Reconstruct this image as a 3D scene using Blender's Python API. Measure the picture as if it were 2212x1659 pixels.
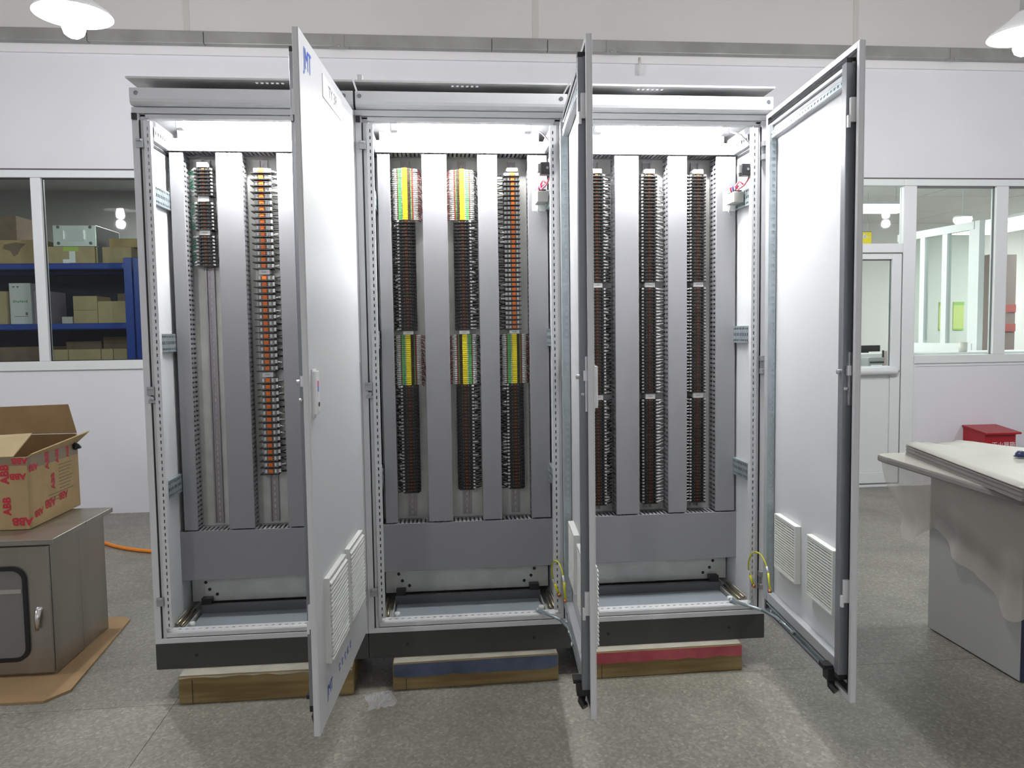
import bpy, bmesh, math, random
from mathutils import Vector, Matrix
random.seed(7)
for o in list(bpy.data.objects): bpy.data.objects.remove(o, do_unlink=True)
scene = bpy.context.scene
COL = scene.collection

# ------------------------------------------------------------------ camera
CAM = (1.0906, -2.9890, 1.3708)
YAW, PITCH, ROLL, FPX = 0.0950, -0.0656, -0.01428, 1672.8
_f = Vector((math.sin(YAW)*math.cos(PITCH), math.cos(YAW)*math.cos(PITCH), math.sin(PITCH)))
_r0 = Vector((math.cos(YAW), -math.sin(YAW), 0)); _u0 = _r0.cross(_f)
_r = math.cos(ROLL)*_r0 + math.sin(ROLL)*_u0
_u = -math.sin(ROLL)*_r0 + math.cos(ROLL)*_u0
cd = bpy.data.cameras.new('camera'); cam = bpy.data.objects.new('camera', cd); COL.objects.link(cam)
cd.sensor_fit = 'HORIZONTAL'; cd.sensor_width = 36.0; cd.lens = FPX/2212*36.0
cd.clip_start = .05; cd.clip_end = 100
m = Matrix(((_r.x, _u.x, -_f.x, CAM[0]), (_r.y, _u.y, -_f.y, CAM[1]), (_r.z, _u.z, -_f.z, CAM[2]), (0, 0, 0, 1)))
cam.matrix_world = m
scene.camera = cam

# ------------------------------------------------------------------ world, exposure, light levels
w = bpy.data.worlds.new('world'); scene.world = w; w.use_nodes = True
w.node_tree.nodes['Background'].inputs[0].default_value = (.8, .85, .9, 1)
w.node_tree.nodes['Background'].inputs[1].default_value = 0.02
vs = scene.view_settings
vs.view_transform = 'Standard'; vs.look = 'None'; vs.gamma = 1.0; vs.use_curve_mapping = False
vs.exposure = 0.0
PENDANT_W = 70.0         # watts of each hanging shop lamp
TUBE_E = 300.0          # emission of the tubes inside the cabinets
OFFICE_E = 17.0
STORE_W = 85.0

# ------------------------------------------------------------------ materials
MATS = {}
def mat(name, col, rough=.5, metal=0., var=0., vscale=6., bump=0., bscale=200., spec=.5, coat=0., emit=0., alpha=None, trans=0., ior=1.45, col2=None, stretch=None, anis=0.):
    if name in MATS: return MATS[name]
    mt = bpy.data.materials.new(name); mt.use_nodes = True
    nt = mt.node_tree; b = nt.nodes['Principled BSDF']
    b.inputs['Base Color'].default_value = (*col, 1); b.inputs['Roughness'].default_value = rough
    b.inputs['Metallic'].default_value = metal; b.inputs['IOR'].default_value = ior
    b.inputs['Specular IOR Level'].default_value = spec
    if coat: b.inputs['Coat Weight'].default_value = coat
    if trans: b.inputs['Transmission Weight'].default_value = trans
    if alpha is not None: b.inputs['Alpha'].default_value = alpha
    if emit:
        b.inputs['Emission Color'].default_value = (*col, 1); b.inputs['Emission Strength'].default_value = emit
    tc = nt.nodes.new('ShaderNodeTexCoord'); src = tc.outputs['Object']
    if stretch:
        mp = nt.nodes.new('ShaderNodeMapping'); mp.inputs['Scale'].default_value = stretch
        nt.links.new(src, mp.inputs['Vector']); src = mp.outputs['Vector']
    if var or col2:
        n = nt.nodes.new('ShaderNodeTexNoise'); n.inputs['Scale'].default_value = vscale; n.inputs['Detail'].default_value = 5
        nt.links.new(src, n.inputs['Vector'])
        r = nt.nodes.new('ShaderNodeValToRGB')
        c2 = col2 if col2 else tuple(min(1, c*(1+var)) for c in col)
        c1 = col if col2 else tuple(c*(1-var) for c in col)
        r.color_ramp.elements[0].position = .35; r.color_ramp.elements[1].position = .65
        r.color_ramp.elements[0].color = (*c1, 1); r.color_ramp.elements[1].color = (*c2, 1)
        nt.links.new(n.outputs['Fac'], r.inputs['Fac']); nt.links.new(r.outputs['Color'], b.inputs['Base Color'])
    if bump:
        n2 = nt.nodes.new('ShaderNodeTexNoise'); n2.inputs['Scale'].default_value = bscale; n2.inputs['Detail'].default_value = 3
        nt.links.new(src, n2.inputs['Vector'])
        bp = nt.nodes.new('ShaderNodeBump'); bp.inputs['Strength'].default_value = bump; bp.inputs['Distance'].default_value = .002
        nt.links.new(n2.outputs['Fac'], bp.inputs['Height']); nt.links.new(bp.outputs['Normal'], b.inputs['Normal'])
    MATS[name] = mt
    return mt

PAINT = mat('light_grey_powder_coat', (.66, .67, .685), rough=.42, bump=.12, bscale=420)
PAINT2 = mat('grey_steel_tube', (.50, .53, .55), rough=.35, metal=.25)
TUBED = mat('dark_grey_steel_tube', (.27, .285, .31), rough=.32, metal=.4)
GALV = mat('galvanised_plate', (.58, .59, .56), rough=.45, metal=.45, var=.07, vscale=14, bump=.05, bscale=60)
ZINC = mat('zinc_punched_steel', (.42, .49, .52), rough=.36, metal=.65, var=.1, vscale=20)
DUCT = mat('grey_pvc_duct', (.27, .27, .285), rough=.42, bump=.04, bscale=300)
PLINTH = mat('dark_grey_plinth_paint', (.05, .05, .048), rough=.5, bump=.08, bscale=300)
BLACK = mat('black_rubber', (.015, .015, .017), rough=.5)
BLACKP = mat('black_plastic', (.02, .02, .022), rough=.35)
CHROME = mat('bright_steel', (.75, .75, .76), rough=.22, metal=.9)
BRASS = mat('brass', (.34, .29, .19), rough=.35, metal=.85)
COPPER = mat('copper', (.62, .27, .14), rough=.35, metal=.8)
WHITEP = mat('white_plastic', (.82, .83, .84), rough=.4)
GRILLE = mat('pale_grille_plastic', (.74, .76, .72), rough=.5)
YELLOW = mat('yellow_label', (.85, .72, .02), rough=.5)
def W(name, base, **k): return mat(name, base, **k)
WALLM = mat('white_wall_paint', (.722, .722, .765), rough=.8, var=.025, vscale=1.3, bump=.1, bscale=60)
UPPERM = mat('grey_wall_panel', (.56, .55, .535), rough=.75, var=.03, vscale=1.0, bump=.06, bscale=80)
CEILM = mat('ceiling_paint', (.72, .71, .70), rough=.85, var=.03, vscale=1.2)
PVCW = mat('white_window_frame', (.72, .75, .755), rough=.35)
GLASS = mat('window_glass', (.86, .93, .90), rough=.02, trans=1.0, ior=1.25, spec=.5)
TRAYM = mat('galvanised_trunking', (.31, .31, .30), rough=.4, metal=.35, var=.12, vscale=4)
CARD = mat('brown_cardboard', (.42, .31, .15), rough=.8, var=.08, vscale=9, bump=.1, bscale=90)
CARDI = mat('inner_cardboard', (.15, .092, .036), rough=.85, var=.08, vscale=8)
CARDT = mat('tan_cardboard', (.43, .34, .19), rough=.8, var=.07, vscale=10)
CARDD = mat('dark_cardboard', (.20, .14, .095), rough=.8, var=.1, vscale=10)
REDINK = mat('red_ink', (.50, .03, .05), rough=.6)
STEELB = mat('brushed_stainless', (.36, .34, .30), rough=.34, metal=.85, var=.12, vscale=5, stretch=(1, 1, .2))
WOOD = mat('worn_timber', (.17, .115, .042), rough=.8, col2=(.27, .20, .085), vscale=7, stretch=(.35, 3, 5), bump=.25, bscale=40)
BLUEP = mat('faded_blue_paint', (.055, .075, .125), rough=.7, col2=(.10, .125, .19), vscale=9)
REDP = mat('faded_red_paint', (.33, .05, .065), rough=.7, col2=(.45, .10, .11), vscale=9)
PALEP = mat('pale_block_coat', (.42, .40, .33), rough=.85, var=.12, vscale=12)
RACKB = mat('blue_rack_paint', (.012, .055, .34), rough=.28)
REDBOX = mat('red_enamel', (.36, .012, .02), rough=.35)
ORANGEW = mat('orange_cable', (.80, .25, .02), rough=.45)

def floor_mat():
    mt = bpy.data.materials.new('terrazzo'); mt.use_nodes = True; nt = mt.node_tree; b = nt.nodes['Principled BSDF']
    tc = nt.nodes.new('ShaderNodeTexCoord'); L = nt.links.new
    v = nt.nodes.new('ShaderNodeTexVoronoi'); v.inputs['Scale'].default_value = 105; L(tc.outputs['Object'], v.inputs['Vector'])
    r = nt.nodes.new('ShaderNodeValToRGB'); e = r.color_ramp.elements
    e[0].position = 0; e[0].color = (.165, .163, .142, 1); e[1].position = 1; e[1].color = (.37, .36, .305, 1)
    e.new(.55).color = (.228, .222, .19, 1); e.new(.8).color = (.28, .272, .232, 1)
    L(v.outputs['Color'], r.inputs['Fac'])
    n = nt.nodes.new('ShaderNodeTexNoise'); n.inputs['Scale'].default_value = 2.2; n.inputs['Detail'].default_value = 7; L(tc.outputs['Object'], n.inputs['Vector'])
    r2 = nt.nodes.new('ShaderNodeValToRGB'); r2.color_ramp.elements[0].position = .3; r2.color_ramp.elements[1].position = .7
    r2.color_ramp.elements[0].color = (.80, .80, .78, 1); r2.color_ramp.elements[1].color = (1.1, 1.09, 1.08, 1)
    L(n.outputs['Fac'], r2.inputs['Fac'])
    mx = nt.nodes.new('ShaderNodeMix'); mx.data_type = 'RGBA'; mx.blend_type = 'MULTIPLY'; mx.inputs['Factor'].default_value = 1
    L(r.outputs['Color'], mx.inputs['A']); L(r2.outputs['Color'], mx.inputs['B']); L(mx.outputs['Result'], b.inputs['Base Color'])
    n3 = nt.nodes.new('ShaderNodeTexNoise'); n3.inputs['Scale'].default_value = 5; n3.inputs['Detail'].default_value = 4; L(tc.outputs['Object'], n3.inputs['Vector'])
    mr = nt.nodes.new('ShaderNodeMapRange'); mr.inputs['To Min'].default_value = .30; mr.inputs['To Max'].default_value = .55
    L(n3.outputs['Fac'], mr.inputs['Value']); L(mr.outputs['Result'], b.inputs['Roughness'])
    return mt
TERR = floor_mat()
JOINT = mat('floor_joint', (.13, .125, .11), rough=.8)

# ------------------------------------------------------------------ mesh builder
class MB:
    def __init__(s): s.v = []; s.f = []; s.m = []
    def add(s, vs, fs, m=0):
        k = len(s.v); s.v += [tuple(p) for p in vs]
        for f in fs: s.f.append(tuple(i+k for i in f)); s.m.append(m)
        return s
    def box(s, x0, x1, y0, y1, z0, z1, m=0):
        vs = [(x0,y0,z0),(x1,y0,z0),(x1,y1,z0),(x0,y1,z0),(x0,y0,z1),(x1,y0,z1),(x1,y1,z1),(x0,y1,z1)]
        return s.add(vs, [(0,3,2,1),(4,5,6,7),(0,1,5,4),(1,2,6,5),(2,3,7,6),(3,0,4,7)], m)
    def hexa(s, p, m=0):          # eight corners in box order
        return s.add(p, [(0,3,2,1),(4,5,6,7),(0,1,5,4),(1,2,6,5),(2,3,7,6),(3,0,4,7)], m)
    def tube(s, pts, r, n=6, m=0, closed=False):
        pts = [Vector(p) for p in pts]; k = len(s.v); N = len(pts)
        up = None
        for i, p in enumerate(pts):
            a = pts[max(i-1, 0)]; b = pts[min(i+1, N-1)]; t = (b-a).normalized()
            if up is None:
                up = Vector((0, 0, 1)) if abs(t.z) < .9 else Vector((1, 0, 0))
            x = (up - t*up.dot(t)).normalized(); up = x; y = t.cross(x)
            rr = r[i] if isinstance(r, (list, tuple)) else r
            for j in range(n):
                a_ = 2*math.pi*j/n
                s.v.append(tuple(p + x*(rr*math.cos(a_)) + y*(rr*math.sin(a_))))
        for i in range(N-1):
            for j in range(n):
                s.f.append((k+i*n+j, k+i*n+(j+1) % n, k+(i+1)*n+(j+1) % n, k+(i+1)*n+j)); s.m.append(m)
        s.f.append(tuple(k+j for j in range(n))[::-1]); s.m.append(m)
        s.f.append(tuple(k+(N-1)*n+j for j in range(n))); s.m.append(m)
        return s
    def lathe(s, prof, c, n=24, m=0, axis='z'):   # prof: list of (radius, height)
        k = len(s.v)
        for (r, h) in prof:
            for j in range(n):
                a = 2*math.pi*j/n; x, y = r*math.cos(a), r*math.sin(a)
                q = {'z': (x, y, h), 'y': (x, h, y), 'x': (h, x, y)}[axis]
                s.v.append((c[0]+q[0], c[1]+q[1], c[2]+q[2]))
        for i in range(len(prof)-1):
            for j in range(n):
                s.f.append((k+i*n+j, k+i*n+(j+1) % n, k+(i+1)*n+(j+1) % n, k+(i+1)*n+j)); s.m.append(m)
        return s
    def prism(s, poly, lo, hi, axis='x', m=0):    # poly in the other two axes
        n = len(poly)
        def P(a, b, t): return {'x': (t, a, b), 'y': (a, t, b), 'z': (a, b, t)}[axis]
        vs = [P(a, b, lo) for a, b in poly] + [P(a, b, hi) for a, b in poly]
        fs = [tuple(range(n))[::-1], tuple(range(n, 2*n))] + [(i, (i+1) % n, n+(i+1) % n, n+i) for i in range(n)]
        return s.add(vs, fs, m)
    def perf(s, us, vs, hole, M, t, m=0):
        """perforated plate: grid of cells us x vs, hole(i,j) says which cells are open;
        M(u,v,d) maps to space, d = 0 front, d = t back"""
        nu, nv = len(us)-1, len(vs)-1
        idx = {}
        def V(i, j, d):
            if (i, j, d) not in idx:
                idx[(i, j, d)] = len(s.v); s.v.append(tuple(M(us[i], vs[j], t*d)))
            return idx[(i, j, d)]
        S = lambda i, j: 0 <= i < nu and 0 <= j < nv and not hole(i, j)
        for i in range(nu):
            for j in range(nv):
                if not S(i, j): continue
                s.f.append((V(i,j,0), V(i+1,j,0), V(i+1,j+1,0), V(i,j+1,0))); s.m.append(m)
                s.f.append((V(i,j,1), V(i,j+1,1), V(i+1,j+1,1), V(i+1,j,1))); s.m.append(m)
                for (a, b, p, q) in ((i-1,j,(i,j),(i,j+1)), (i+1,j,(i+1,j),(i+1,j+1)), (i,j-1,(i,j),(i+1,j)), (i,j+1,(i,j+1),(i+1,j+1))):
                    if not S(a, b):
                        s.f.append((V(*p,0), V(*q,0), V(*q,1), V(*p,1))); s.m.append(m)
        return s
    def text(s, body, size, M, depth=.0006, m=0, align='CENTER', sx=1.0, bold=0.):
        cu = bpy.data.curves.new('txt', 'FONT'); cu.body = body; cu.size = size; cu.align_x = align; cu.align_y = 'CENTER'
        cu.resolution_u = 3; cu.offset = bold*size
        o = bpy.data.objects.new('txt', cu); COL.objects.link(o)
        dg = bpy.context.evaluated_depsgraph_get(); me = bpy.data.meshes.new_from_object(o.evaluated_get(dg))
        k = len(s.v)
        s.v += [tuple(M(v.co.x*sx, v.co.y, depth)) for v in me.vertices]
        for p in me.polygons: s.f.append(tuple(i+k for i in p.vertices)); s.m.append(m)
        bpy.data.objects.remove(o); bpy.data.curves.remove(cu); bpy.data.meshes.remove(me)
        return s
    def mesh(s, name, mats, off=(0, 0, 0), recalc=True):
        me = bpy.data.meshes.new(name)
        me.from_pydata([(a-off[0], b-off[1], c-off[2]) for a, b, c in s.v], [], s.f)
        if not isinstance(mats, (list, tuple)): mats = [mats]
        for x in mats: me.materials.append(x)
        me.polygons.foreach_set('material_index', s.m)
        if recalc:
            bm = bmesh.new(); bm.from_mesh(me); bmesh.ops.recalc_face_normals(bm, faces=bm.faces); bm.to_mesh(me); bm.free()
        me.update(); return me
    def build(s, name, mats, parent=None, xf=None, smooth=False, bevel=0, recalc=True):
        if xf: s.v = [tuple(xf(*p)) for p in s.v]
        off = root_loc(parent) if parent else (0, 0, 0)
        if parent is None and s.v:      # single-mesh thing: origin at base centre
            xs = [p[0] for p in s.v]; ys = [p[1] for p in s.v]; zs = [p[2] for p in s.v]
            off = ((min(xs)+max(xs))/2, (min(ys)+max(ys))/2, min(zs))
        o = bpy.data.objects.new(name, s.mesh(name, mats, off, recalc)); COL.objects.link(o)
        if parent: o.parent = parent
        else: o.location = off
        if smooth: o.data.polygons.foreach_set('use_smooth', [True]*len(o.data.polygons))
        if bevel:
            b = o.modifiers.new('bevel', 'BEVEL'); b.width = bevel; b.segments = 2; b.limit_method = 'ANGLE'; b.angle_limit = .7
        return o
def root_loc(o):
    while o.parent: o = o.parent
    return tuple(o.location)
def thing(name, loc, label, cat, group=None):
    o = bpy.data.objects.new(name, None); COL.objects.link(o); o.location = loc; o.empty_display_size = .05
    o['label'] = label; o['category'] = cat
    if group: o['group'] = group
    return o
def tag(o, label, cat, group=None, kind=None):
    o['label'] = label; o['category'] = cat
    if group: o['group'] = group
    if kind: o['kind'] = kind
    return o
def struct(o): o['kind'] = 'structure'; return o
def lab(o, t): o['label'] = t; return o
def stuff(o): o['kind'] = 'stuff'; return o
def lerp(a, b, t): return a+(b-a)*t
def holes(lo, hi, pitch, hole, start=None):
    """break list along one direction with holes of given length on a pitch; odd cells are open"""
    out = [lo]; p = lo+(pitch-hole)/2 if start is None else start
    while p+hole < hi-1e-6: out += [p, p+hole]; p += pitch
    out.append(hi); return out

def glass_mat(name, tint, refl=.06):
    mt = bpy.data.materials.new(name); mt.use_nodes = True; nt = mt.node_tree
    for n in list(nt.nodes): nt.nodes.remove(n)
    out = nt.nodes.new('ShaderNodeOutputMaterial'); mx = nt.nodes.new('ShaderNodeMixShader')
    tr = nt.nodes.new('ShaderNodeBsdfTransparent'); tr.inputs[0].default_value = (*tint, 1)
    gl = nt.nodes.new('ShaderNodeBsdfGlossy'); gl.inputs['Roughness'].default_value = .02
    fr = nt.nodes.new('ShaderNodeFresnel'); fr.inputs['IOR'].default_value = 1.45
    geo = nt.nodes.new('ShaderNodeNewGeometry'); inv = nt.nodes.new('ShaderNodeMath'); inv.operation = 'SUBTRACT'; inv.inputs[0].default_value = 1
    mul_ = nt.nodes.new('ShaderNodeMath'); mul_.operation = 'MULTIPLY'
    nt.links.new(geo.outputs['Backfacing'], inv.inputs[1]); nt.links.new(fr.outputs[0], mul_.inputs[0]); nt.links.new(inv.outputs[0], mul_.inputs[1])
    nt.links.new(mul_.outputs[0], mx.inputs[0]); nt.links.new(tr.outputs[0], mx.inputs[1]); nt.links.new(gl.outputs[0], mx.inputs[2])
    nt.links.new(mx.outputs[0], out.inputs[0]); return mt
GLASS = glass_mat('clear_glass', (.90, .94, .92))
FROST = mat('frosted_film_glass', (.50, .555, .54), rough=.35)
FILM = glass_mat('thin_plastic_film', (.93, .93, .91))

# ================================================================== SETTING
WY = 3.30                      # front face of the back wall
XL, XR, YF, ZC = -5.2, 9.2, -7.5, 5.0
# floor: slabs on a dark joint bed
base = struct(MB().box(XL, XR, YF, WY+5, -.06, -.004).build('floor', JOINT))
sx = [XL] + [.08-4.8, .08, .08+4.8] + [XR]
sy = [YF] + [-.06+2.4*k for k in range(-3, 2)] + [WY]
for i in range(len(sx)-1):
    for j in range(len(sy)-1):
        MB().box(sx[i]+.001, sx[i+1]-.001, sy[j]+.001, sy[j+1]-.001, -.004, 0).build('floor_slab', TERR, base)
struct(MB().box(XL-.1, XR+.1, YF-.1, WY+.2, ZC, ZC+.1).build('ceiling', CEILM))
struct(MB().box(XL-.1, XL, YF-.1, WY, 0, ZC).build('wall_left', WALLM))
struct(MB().box(XR, XR+.1, YF-.1, WY, 0, ZC).build('wall_right', WALLM))
struct(MB().box(XL, XR, YF-.1, YF, 0, ZC).build('wall_front', WALLM))

# back wall, with a long window on the left and a door and window front on the right
LW0, LW1 = -4.3, -.75          # left window opening
RW0, RW1 = 4.02, 8.7           # right door + window opening
ZW0L, ZW1L = 1.135, 2.655
ZW0R, ZW1R = 1.06, 2.62
wb = MB()
T = WY+.16
wb.box(XL, LW0, WY, T, 0, 3.62); wb.box(LW0, LW1, WY, T, 0, ZW0L); wb.box(LW0, LW1, WY, T, ZW1L, 3.62)
wb.box(LW1, RW0, WY, T, 0, 3.62); wb.box(RW0, RW1, WY, T, ZW1R, 3.62)
wb.box(5.155, RW1, WY, T, 0, ZW0R); wb.box(RW1, XR, WY, T, 0, 3.62)
wall = struct(wb.build('wall_back', WALLM))
seams = [XL, -.757-2.67, -.757, 1.913, 4.577, 4.577+2.67, XR]
for i in range(len(seams)-1):
    MB().box(seams[i]+.004, seams[i+1]-.004, WY-.03, T, 3.60, ZC).build('wall_panel', UPPERM, wall)
for sxm in seams[1:-1]:
    MB().box(sxm-.022, sxm+.022, WY-.034, WY-.03, 3.68, ZC).build('seam_strip', mat('seam_tape', (.50, .49, .455), rough=.8), wall)
MB().box(XL, XR, WY-.022, WY, 3.525, 3.60).build('cornice_strip', mat('cornice_paint', (.76, .75, .765), rough=.8), wall)
struct(MB().box(XL, -.9, WY-.004, WY, ZW1L+.004, ZW1L+.014).build('trim_1', mat('dark_caulk', (.12, .11, .11), rough=.9)))
struct(MB().box(4.02, 8.7, WY-.004, WY, ZW1R+.002, ZW1R+.012).build('trim_2', MATS['dark_caulk']))

# galvanised trunking under the upper panels
tr = thing('cable_trunking', (2, WY-.03, 3.57), 'long grey galvanised trunking running along the top of the back wall', 'trunking')
joints = [XL, -1.46, -.62, 1.56, 2.0, 4.55, 6.4, XR]
for i in range(len(joints)-1):
    MB().box(joints[i]+.002, joints[i+1]-.002, WY-.10, WY-.03, 3.585, 3.675).build('trunking_length', TRAYM, tr, bevel=.004)
for cx in (.384, 2.51, 5.4, -3.2):
    b = MB(); b.box(cx-.04, cx+.04, WY-.106, WY-.10, 3.575, 3.67); b.box(cx-.075, cx+.075, WY-.11, WY-.09, 3.566, 3.574)
    b.lathe([(0, -.01), (.012, -.008), (.012, .002), (0, .003)], (cx, WY-.106, 3.585), 8, 0, 'y')
    b.build('trunking_clip', mat('clip_steel', (.32, .32, .31), rough=.4, metal=.4), tr)
tag(MB().tube([(2.757, WY-.02, 3.57), (2.758, WY-.03, 3.50), (2.754, WY-.025, 3.43)], .010, 8).build('conduit_stub', mat('cream_conduit', (.68, .67, .62), rough=.5), smooth=True),
    'short cream conduit stub hanging below the wall trunking', 'conduit')

# ---------------- left window
w1 = struct(MB().box(LW0, LW1, WY-.012, WY+.06, ZW1L-.055, ZW1L).build('window_1', PVCW, bevel=.004))
MB().box(LW0, LW1, WY-.02, WY+.06, ZW0L, ZW0L+.07).build('sill', PVCW, w1, bevel=.004)
mul = [LW0+.04, -3.12, -1.925, -.79]
for x in mul:
    MB().box(x-.0375, x+.0375, WY-.01, WY+.06, ZW0L+.07, ZW1L-.055).build('mullion', PVCW, w1, bevel=.006)
for i in range(3):
    MB().box(mul[i]+.0375, mul[i+1]-.0375, WY+.03, WY+.036, ZW0L+.07, ZW1L-.055).build('pane', GLASS, w1)
    x0, x1, z0, z1 = mul[i]+.0375, mul[i+1]-.0375, ZW0L+.07, ZW1L-.055
    b = MB(); b.box(x0, x0+.006, WY+.022, WY+.03, z0, z1); b.box(x1-.006, x1, WY+.022, WY+.03, z0, z1)
    b.box(x0, x1, WY+.022, WY+.03, z0, z0+.006); b.box(x0, x1, WY+.022, WY+.03, z1-.008, z1)
    b.build('glazing_seal', BLACK, w1)
# ---------------- right glazed front
w2 = struct(MB().box(5.04, RW1, WY-.012, WY+.06, ZW1R-.055, ZW1R).build('window_2', PVCW, bevel=.004))
MB().box(5.155, RW1, WY-.015, WY+.06, ZW0R, ZW0R+.07).build('sill', PVCW, w2, bevel=.004)
for (a, c) in ((5.04, 5.155), (5.873, 5.985), (6.82, 6.93), (7.75, 7.86), (8.6, 8.7)):
    MB().box(a, c, WY-.01, WY+.06, 0 if a < 5.1 else ZW0R+.07, ZW1R-.055).build('mullion', PVCW, w2, bevel=.006)
for (a, c) in ((5.155, 5.873), (5.985, 6.82), (6.93, 7.75), (7.86, 8.6)):
    MB().box(a, c, WY+.03, WY+.036, ZW0R+.07, ZW1R-.055).build('pane', GLASS, w2)
    z0, z1 = ZW0R+.07, ZW1R-.055
    b = MB(); b.box(a, a+.008, WY+.02, WY+.03, z0, z1); b.box(c-.01, c, WY+.02, WY+.03, z0, z1); b.box(a, c, WY+.02, WY+.03, z1-.016, z1)
    b.build('glazing_seal', mat('grey_seal', (.16, .18, .18), rough=.6), w2)
# door with transom light
d1 = struct(MB().box(4.02, 5.04, WY-.012, WY+.06, ZW1R-.055, ZW1R).build('door_1', PVCW, bevel=.004))
DF = [(4.02, 4.10, 0, 2.565), ]
MB().box(4.02, 4.10, WY-.01, WY+.06, 0, 2.565).build('jamb', PVCW, d1, bevel=.005)
MB().box(4.10, 5.04, WY-.01, WY+.06, 2.006, 2.083).build('transom', PVCW, d1, bevel=.005)
MB().box(4.10, 5.04, WY+.03, WY+.036, 2.083, 2.565).build('transom_pane', GLASS, d1)
MB().box(4.10, 5.04, WY-.01, WY+.06, 0, .022).build('threshold', PVCW, d1, bevel=.004)
lf = MB()
lf.box(4.105, 4.20, WY-.006, WY+.045, .034, 1.997); lf.box(4.945, 5.032, WY-.006, WY+.045, .034, 1.997)
lf.box(4.20, 4.945, WY-.006, WY+.045, 1.95, 1.997); lf.box(4.20, 4.945, WY-.006, WY+.045, .034, .13)
lf.box(4.20, 4.945, WY-.006, WY+.045, .95, 1.045); lf.box(4.20, 4.945, WY+.008, WY+.03, .13, .95)
leaf = lf.build('door_leaf', PVCW, d1, bevel=.004)
MB().box(4.20, 4.945, WY+.02, WY+.026, 1.045, 1.95).build('glass', GLASS, leaf)
b = MB(); b.box(5.033, 5.037, WY-.004, WY+.02, .034, 2.0); b.box(4.10, 5.037, WY-.004, WY+.02, 1.998, 2.004); b.box(4.10, 5.037, WY-.004, WY+.02, .023, .033)
b.box(4.935, 4.945, WY+.012, WY+.02, 1.045, 1.95); b.box(4.2, 4.945, WY+.012, WY+.02, 1.94, 1.95)
b.build('door_seal', MATS['grey_seal'], d1)
b = MB(); b.tube([(4.15, WY-.03, 1.004), (4.93, WY-.03, 1.004), (4.975, WY-.028, 1.001), (4.995, WY-.022, .998)], [.034, .034, .034, .026], 14)
b.box(4.94, 4.99, WY-.025, WY-.006, .955, .99)
hb = b.build('push_bar', PVCW, leaf, smooth=True)
MB().lathe([(0, -.002), (.011, -.001), (.011, .004), (0, .004)], (4.985, WY-.052, 1.0), 10, 0, 'y').build('key_cylinder', BLACKP, leaf)
# shallow trim around the wall panel under the right window
b = MB(); b.box(5.155, 5.17, WY-.006, WY, .0, 1.035); b.box(5.155, RW1, WY-.006, WY, 1.035, 1.05)
struct(b.build('trim_3', PVCW))

# ================================================================== STORE ROOM behind the left window
SR = mat('store_wall_paint', (.58, .57, .55), rough=.85, var=.06, vscale=1.5)
struct(MB().box(XL-.1, 1.9, 7.2, 7.3, 0, 3.3).build('wall_store_back', SR))
struct(MB().box(1.8, 1.9, T, 7.2, 0, 3.3).build('wall_store_right', SR))
struct(MB().box(XL-.1, XL, T, 7.2, 0, 3.3).build('wall_store_left', SR))
struct(MB().box(XL-.1, 1.9, T, 7.3, 3.2, 3.3).build('ceiling_store', SR))
SY = 4.2
def rack(x0, x1, y0, y1, label, levels, beams):
    t = thing('storage_rack', ((x0+x1)/2, (y0+y1)/2, 0), label, 'shelving rack', 'blue storage racks')
    for x in (x0, x1-.07):
        for y in (y0, y1-.06):
            MB().box(x, x+.07, y, y+.06, 0, 2.085).build('post', RACKB, t, bevel=.004)
    MB().box(x0+.07, x1-.07, y1-.008, y1-.004, .4, 2.0).build('added_dark_sheet', mat('painted_shelf_dark', (.018, .022, .04), rough=.6), t)  # added dark sheet standing in for the dim depth behind the shelves
    for z in levels:
        for y in (y0+.01, y1-.05):
            MB().box(x0+.07, x1-.07, y, y+.04, z-.055, z).build('beam', RACKB, t, bevel=.01)
        MB().box(x0+.07, x1-.07, y0+.05, y1-.05, z-.02, z-.002).build('shelf_board', mat('shelf_board', (.06, .075, .12), rough=.5), t)
    return t
rack(-4.1, -1.588, SY, SY+.75, 'blue steel storage rack stacked with cartons behind the left window', (.45, .985, 1.512, 2.04), 0)
rack(-1.578, .9, SY+.005, SY+.755, 'blue steel storage rack half hidden behind the leftmost cabinet', (.45, .985, 1.512, 2.04), 0)
def carton(name, x0, x1, z0, z1, y0, dy, m, label, cat='box', tape=None, extra=None):
    t = thing(name, ((x0+x1)/2, y0+dy/2, z0), label, cat, 'boxes in the store room')
    MB().box(x0, x1, y0, y0+dy, z0, z1).build('body', m, t, bevel=.003)
    MB().box((x0+x1)/2-.0012, (x0+x1)/2+.0012, y0-.001, y0+dy+.001, z1-.001, z1+.001).build('flap_seam', CARDD, t)
    if tape is not None:
        MB().box(tape-.02, tape+.02, y0-.0015, y0+dy, z0+.004, z1+.0015).build('tape', mat('dark_tape', (.05, .055, .05), rough=.4), t)
    if extra: extra(t)
    return t
Y0 = SY+.03
def silver(t):
    for (x, z) in ((-2.205, 2.355), (-1.935, 2.355), (-2.205, 2.215), (-1.935, 2.215)):
        MB().lathe([(0, -.004), (.014, -.003), (.014, .001), (0, .001)], (x, Y0-.001, z), 10, 0, 'y').build('corner_bolt', mat('dull_bolt', (.12, .12, .12), rough=.4, metal=.6), t)
    for x in (-2.155, -1.985):
        MB().box(x-.004, x+.004, Y0-.022, Y0, 2.245, 2.325).build('handle', CHROME, t)
    MB().box(-2.15, -1.99, Y0-.003, Y0, 2.235, 2.335).build('front_plate', mat('pale_plate', (.55, .58, .56), rough=.3, metal=.5), t)
    b = MB(); b.box(-1.8885, -1.886, Y0+.02, Y0+.5, 2.19, 2.365); b.build('dark_side', BLACKP, t)
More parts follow.
